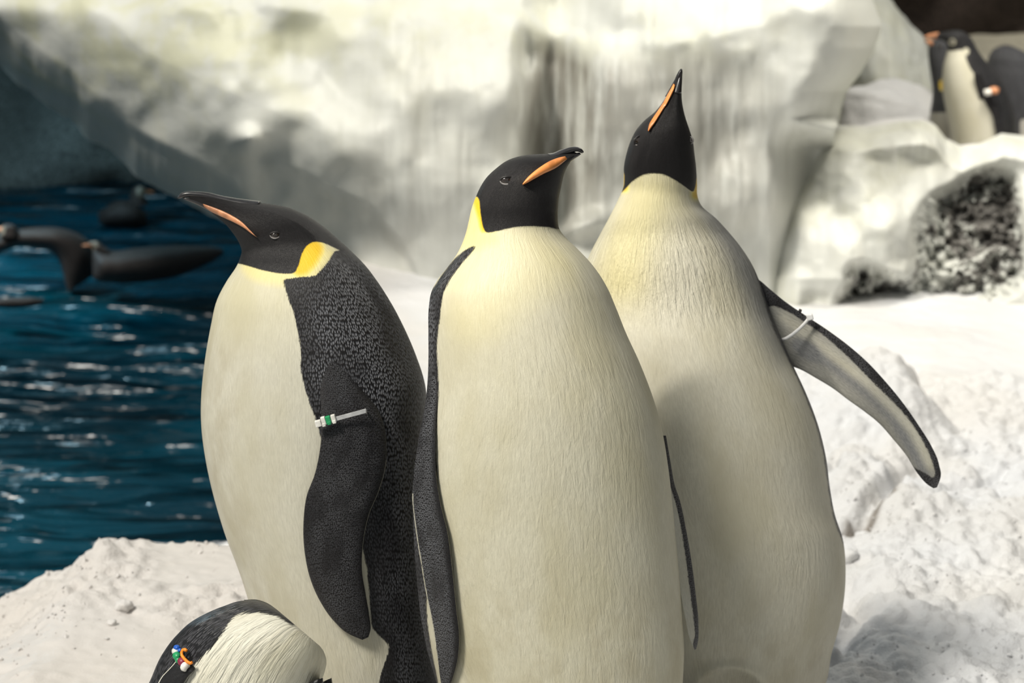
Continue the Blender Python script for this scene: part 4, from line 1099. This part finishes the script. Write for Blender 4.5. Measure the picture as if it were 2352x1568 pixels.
# ---------------------------------------------------------------- birds behind, right
def standing_chinstrap():
    Yc = 9.2
    root = tag(empty('black_and_white_penguin', tuple(np.append(unproj(2270, 500, Yc)[:2], 0.0))), 'slim black and white penguin standing upright, orange-banded flipper held out', 'penguin', 'penguins behind the ice ledge')
    st = [(2205, 540, 2330, 535, Yc, .07), (2192, 470, 2345, 460, Yc, .10), (2188, 400, 2345, 385, Yc, .115), (2186, 330, 2337, 315, Yc, .12), (2180, 290, 2332, 270, Yc, .118), (2172, 250, 2318, 225, Yc, .112), (2166, 215, 2300, 185, Yc, .104), (2164, 180, 2278, 155, Yc, .09), (2167, 150, 2256, 130, Yc, .074), (2172, 130, 2244, 112, Yc, .06),
          (2176, 116, 2236, 96, Yc, .052), (2176, 106, 2226, 82, Yc, .048), (2172, 98, 2212, 72, Yc, .044), (2164, 93, 2195, 69, Yc, .036), (2155, 89, 2178, 71, Yc, .026), (2147, 87, 2163, 74, Yc, .015), (2138, 85, 2150, 76, Yc, .009), (2128, 84, 2136, 79, Yc, .005), (2119, 84, 2124, 82, Yc, .002)]
    lf = Loft(st, 80, 120, R0=0.11)
    black = [(2168, 112), (2185, 118), (2205, 114), (2214, 116), (2220, 140), (2232, 165), (2246, 172), (2262, 200), (2275, 225), (2283, 280), (2290, 330), (2300, 560), (2420, 560), (2400, 200), (2280, 60), (2100, 40), (2100, 100), (2140, 92)]
    sd = poly_sd(lf.px, lf.py, black) * 1.5
    white = np.minimum(np.hypot(lf.px - 2187, lf.py - 97) - 8, 99) 
    sd = np.minimum(sd, white)
    w2 = np.hypot(lf.px - 2219, (lf.py - 118) / 1.2) - 7
    sd = np.minimum(sd, w2)
    B = Body(); B.add(lf.V, lf.F, dark=sd, scl=0.1, rough=0.2, fuv=lf.UV, yel=0.0)
    sf = lf.surf(1)
    pairs = [(2232, 160, 2262, 165, -.01), (2243, 185, 2285, 190, .004), (2250, 205, 2300, 215, .01), (2262, 235, 2305, 240, .012), (2278, 262, 2308, 262, .014), (2284, 290, 2312, 288, .014), (2290, 320, 2305, 318, .014)]
    V, F, UV, w, t, fr = lens(pairs, 10, 40, sf, thick=.008)
    B.add(V, F, dark=30.0, scl=0.1, fuv=UV)
    pairs = [(2236, 168, 2252, 165), (2240, 195, 2262, 195), (2246, 215, 2264, 214), (2250, 228, 2258, 227)]
    V, F, UV, w, t, fr = lens(pairs, 8, 24, None, thick=.006, Ys=[(Yc - .11,)] * 4)
    B.add(V, F, dark=30.0, scl=0.1, fuv=UV)
    B.build('body', M_emp, root)
    V, F = tube([unproj(2262, 213, Yc - .135), unproj(2274, 211, Yc - .14), unproj(2278, 210, Yc - .14)], .011, 8); mesh_obj('flipper_band', V, F, M_white, root)
    V, F = tube([unproj(2276, 209, Yc - .142), unproj(2284, 207, Yc - .142), unproj(2290, 209, Yc - .138)], .013, 8); tag(mesh_obj('flipper_tag', V, F, M_peach, root), 'orange flipper tag')
    mandible('beak', [(2150, 91, 2156, 74, Yc, .014), (2140, 88, 2144, 76, Yc, .010), (2128, 87, 2130, 80, Yc, .006), (2121, 86, 2122, 84, Yc, .002)], M_peach, root, 12, 12)
    V, F = ball(unproj(2187, 96, sf(2187, 96) - .002), .007); mesh_obj('eye', V, F, M_eye, root)
standing_chinstrap()

def grey_bird():
    Yc = 9.45
    root = tag(empty('grey_penguin', tuple(np.append(unproj(2160, 500, Yc)[:2], 0.0))), 'grey penguin with a yellow neck patch, half hidden by the upright bird', 'penguin', 'penguins behind the ice ledge')
    st = [(2110, 560, 2230, 560, Yc, .06), (2100, 480, 2240, 480, Yc, .1), (2110, 400, 2235, 400, Yc, .11), (2125, 320, 2230, 320, Yc, .11), (2136, 260, 2222, 260, Yc, .1), (2142, 210, 2215, 210, Yc, .09), (2137, 170, 2205, 165, Yc, .075), (2133, 140, 2198, 135, Yc, .062), (2132, 120, 2190, 112, Yc, .05), (2134, 106, 2180, 98, Yc, .042), (2138, 96, 2168, 90, Yc, .03), (2146, 90, 2160, 86, Yc, .014)]
    lf = Loft(st, 60, 90, R0=.11)
    sd = 40 - 60 * sstep(0, 30, lf.py - 240 + 0 * lf.px)
    yel = np.exp(-(np.hypot(lf.px - 2162, (lf.py - 195) / 1.6) / 12) ** 2)
    sd = np.where(np.hypot(lf.px - 2164, (lf.py - 195) / 1.6) < 9, -9, sd)
    B = Body(); B.add(lf.V, lf.F, dark=sd, scl=0.4, rough=.2, fuv=lf.UV, yel=yel)
    B.build('body', M_grey, root)
    mandible('beak', [(2146, 112, 2140, 92, Yc - .02, .012), (2134, 103, 2132, 92, Yc - .02, .008), (2124, 96, 2124, 93, Yc - .02, .003)], M_peach, root, 12, 10)
    V, F = ball(unproj(2160, 106, Yc - .045), .006); mesh_obj('eye', V, F, M_eye, root)
grey_bird()

def hunched_bird():
    Yc = 9.9
    root = tag(empty('dark_penguin', tuple(np.append(unproj(2330, 450, Yc)[:2], 0.0))), 'dark hunched penguin behind the upright bird, cut off by the frame', 'penguin', 'penguins behind the ice ledge')
    st = [(2270, 500, 2400, 500, Yc, .08), (2262, 420, 2440, 420, Yc, .12), (2262, 330, 2440, 340, Yc, .13), (2262, 250, 2430, 270, Yc, .13), (2262, 190, 2415, 210, Yc, .125), (2266, 150, 2395, 165, Yc, .115), (2275, 122, 2370, 132, Yc, .1), (2290, 108, 2340, 112, Yc, .07), (2305, 103, 2320, 104, Yc, .03)]
    lf = Loft(st, 60, 80, R0=.11)
    sd = 60 - 90 * sstep(255, 285, lf.py) * sstep(2330, 2350, lf.px)
    B = Body(); B.add(lf.V, lf.F, dark=sd, scl=0.5, rough=.2, fuv=lf.UV)
    hl = Loft([(2380, 150, 2450, 240, Yc - .02, .06), (2420, 130, 2470, 190, Yc - .02, .055), (2450, 130, 2490, 165, Yc - .02, .04), (2490, 130, 2500, 145, Yc - .02, .015), (2530, 140, 2532, 144, Yc - .02, .004)], 24, 24)
    B.add(hl.V, hl.F, dark=40.0, scl=.3, fuv=hl.UV)
    B.build('body', M_grey, root)
hunched_bird()

# ---------------------------------------------------------------- swimming birds in the pool
def swimmer(name, label, st, parts, mat=M_brown, nu=48, nv=70, sd=None):
    Y = st[len(st) // 2][4]; cx = sum(s[0] + s[2] for s in st) / len(st) / 2
    c = unproj(cx, 560, Y)
    root = tag(empty(name, (c[0], c[1], -0.5)), label, 'penguin', 'penguins swimming in the pool')
    lf = Loft(st, nu, nv, R0=.1)
    B = Body(); B.add(lf.V, lf.F, dark=(sd(lf.px, lf.py) if sd else 40.0), scl=.3, rough=.2, fuv=lf.UV)
    for p in parts:
        l2 = Loft(p, 24, 24, R0=.05); B.add(l2.V, l2.F, dark=(sd(l2.px, l2.py) if sd else 40.0), scl=.2, rough=.2, fuv=l2.UV)
    B.build('body', mat, root)
    return root
Ya = 11.1
sw = swimmer('swimming_penguin', 'farthest swimming penguin, dark body low in the water, pale cheek patch', [(225, 490, 228, 512, Ya + .8, .03), (240, 478, 242, 518, Ya + .8, .07), (262, 464, 266, 522, Ya + .8, .10), (290, 460, 294, 524, Ya + .8, .11), (318, 470, 320, 522, Ya + .8, .09), (336, 488, 338, 516, Ya + .8, .04)],
        [[(296, 470, 340, 474, Ya + .8, .05), (298, 452, 334, 452, Ya + .8, .045), (304, 436, 336, 434, Ya + .8, .042), (312, 427, 332, 427, Ya + .8, .03), (318, 424, 326, 424, Ya + .8, .012)]],
        sd=lambda x, y: np.minimum(40, (np.hypot((x - 324), (y - 440)) - 12) * 2))
mandible('beak', [(330, 434, 330, 446, Ya + .8, .012), (345, 437, 345, 443, Ya + .8, .007), (356, 440, 356, 441, Ya + .8, .002)], M_peach, sw, 10, 8)
Yb = 10.35
sw = swimmer('swimming_penguin', 'brown-backed swimming penguin at the left frame edge, arched over black chest', [(-40, 556, -36, 590, Yb, .05), (0, 540, 2, 580, Yb, .09), (40, 528, 40, 568, Yb, .11), (90, 522, 84, 572, Yb, .12), (140, 524, 118, 580, Yb, .125), (185, 540, 138, 605, Yb, .12), (212, 566, 148, 640, Yb, .11), (218, 600, 152, 655, Yb, .09), (216, 632, 158, 670, Yb, .06)],
        [[(0, 545, 46, 545, Yb - .08, .05), (2, 530, 42, 530, Yb - .08, .045), (6, 519, 34, 519, Yb - .08, .035), (12, 514, 26, 514, Yb - .08, .012)]],
        sd=lambda x, y: np.minimum(40, (np.hypot((x - 2), (y - 528) / 1.3) - 10) * 2))
mandible('beak', [(6, 520, 6, 536, Yb - .08, .014), (-10, 524, -10, 532, Yb - .08, .009), (-24, 527, -24, 529, Yb - .08, .002)], M_peach, sw, 10, 8)
Yd = 10.2
sw = swimmer('swimming_penguin', 'long grey-brown swimming penguin stretched flat on the water', [(212, 560, 214, 640, Yd, .04), (224, 572, 226, 646, Yd, .09), (260, 576, 262, 650, Yd, .12), (310, 570, 312, 650, Yd, .125), (360, 566, 362, 644, Yd, .12), (410, 564, 412, 634, Yd, .10), (450, 564, 452, 618, Yd, .075), (485, 566, 486, 602, Yd, .05), (512, 570, 513, 584, Yd, .02)],
        [[(226, 580, 262, 580, Yd - .02, .05), (216, 568, 240, 566, Yd - .02, .04), (208, 562, 224, 554, Yd - .02, .025), (200, 560, 208, 555, Yd - .02, .01)]],
        sd=lambda x, y: np.minimum(40, (np.hypot((x - 214), (y - 562)) - 11) * 1.5))
mandible('beak', [(214, 556, 214, 568, Yd - .02, .012), (200, 560, 200, 566, Yd - .02, .007), (188, 563, 188, 565, Yd - .02, .002)], M_peach, sw, 10, 8)
Ye = 9.55
swimmer('swimming_penguin', 'mostly submerged swimming penguin, only a thin dark back above water', [(-30, 688, -30, 700, Ye, .02), (0, 684, 0, 706, Ye, .05), (40, 682, 40, 707, Ye, .06), (75, 682, 76, 704, Ye, .05), (98, 686, 99, 697, Ye, .02)], [], nu=24, nv=30)

# ---------------------------------------------------------------- loose snow
def lump(name, px, py, r, label, seed, grp=None):
    x, y = ground_at(px, py)
    for _ in range(4):
        z = ground_z(x, y); x, y = ground_at(px, py, z + r * 0.3)
    V, F = ball((0, 0, 0), 1.0, 1, 1, 1, 22, 14)
    nrm = fbm(V[:, 0] * 1.6 + seed, V[:, 1] * 1.6, V[:, 2] * 1.6, 3)
    V = V * (1 + 0.22 * nrm)[:, None] * np.array([1.1, 1.0, 0.8]) * r
    z = ground_z(x, y)
    o = mesh_obj(name, V, F, M_snow, None, True, {'smooth': np.full(len(V), .5), 'warm': np.full(len(V), .5 if x < 0 else 0.05), 'soil': np.zeros(len(V))})
    o.location = (x, y, z + r * 0.55)
    return tag(o, label, 'snow lump', grp)
lump('snowball', 285, 1397, .0155, 'larger round snowball on the left snow bank', 1)
lump('snowball', 258, 1432, .0080, 'small snow lump just below the larger round snowball', 5)
lump('snow_chunk', 1985, 1205, .020, 'white snow chunk caught in the crack beside the brown soil', 9)
lump('snow_chunk', 1945, 1290, .020, 'snow chunk lying beside the belly of the beak-up penguin', 12)

def crumbs():
    import bmesh
    bm = bmesh.new(); bmesh.ops.create_icosphere(bm, subdivisions=1, radius=1.0)
    bv = np.array([v.co[:] for v in bm.verts]); bf = np.array([[v.index for v in f.verts] for f in bm.faces]); bm.free()
    V = []; F = []; n = 0; c = 0
    N = 15000
    xs = rng.uniform(-1.3, 1.9, N); ys = rng.uniform(3.9, 7.2, N)
    dn = fbm(xs * 4, ys * 4, 6.6, 3)
    for x, y, d in zip(xs, ys, dn):
        left = x < -0.25
        if -0.25 <= x < (0.62 if y < 4.9 else 0.45): continue
        if d < (-0.1 if left else -0.2): continue
        if left and y > 5.42: continue
        if left and y < 5.25 and x > -0.8 and rng.random() > 0.22: continue
        if not left and y > 6.4: continue
        j = int(np.clip(np.searchsorted(TX[0], x), 0, TX.shape[1] - 1)); i = int(np.clip(np.searchsorted(TY[:, 0], y), 0, TX.shape[0] - 1))
        z = TZ[i, j]
        if z < -0.25: continue
        r = 0.0014 + 0.0038 * rng.random() ** 3
        s = r * (1 + 0.35 * rng.standard_normal((len(bv), 1)).clip(-1, 1)) * rng.uniform(0.7, 1.2, 3)
        V.append(bv * s + np.array([x, y, z + r * 0.3])); F.append(bf + n); n += len(bv); c += 1
    V = np.concatenate(V); F = np.concatenate(F)
    o = mesh_obj('snow_crumbs', V, F, M_snow, None, False, {'smooth': np.full(len(V), .6), 'warm': np.where(V[:, 0] < -.2, .6, .1), 'soil': np.zeros(len(V))})
    tag(o, 'loose white snow crumbs scattered over the snow ground', 'snow', kind='stuff')
crumbs()
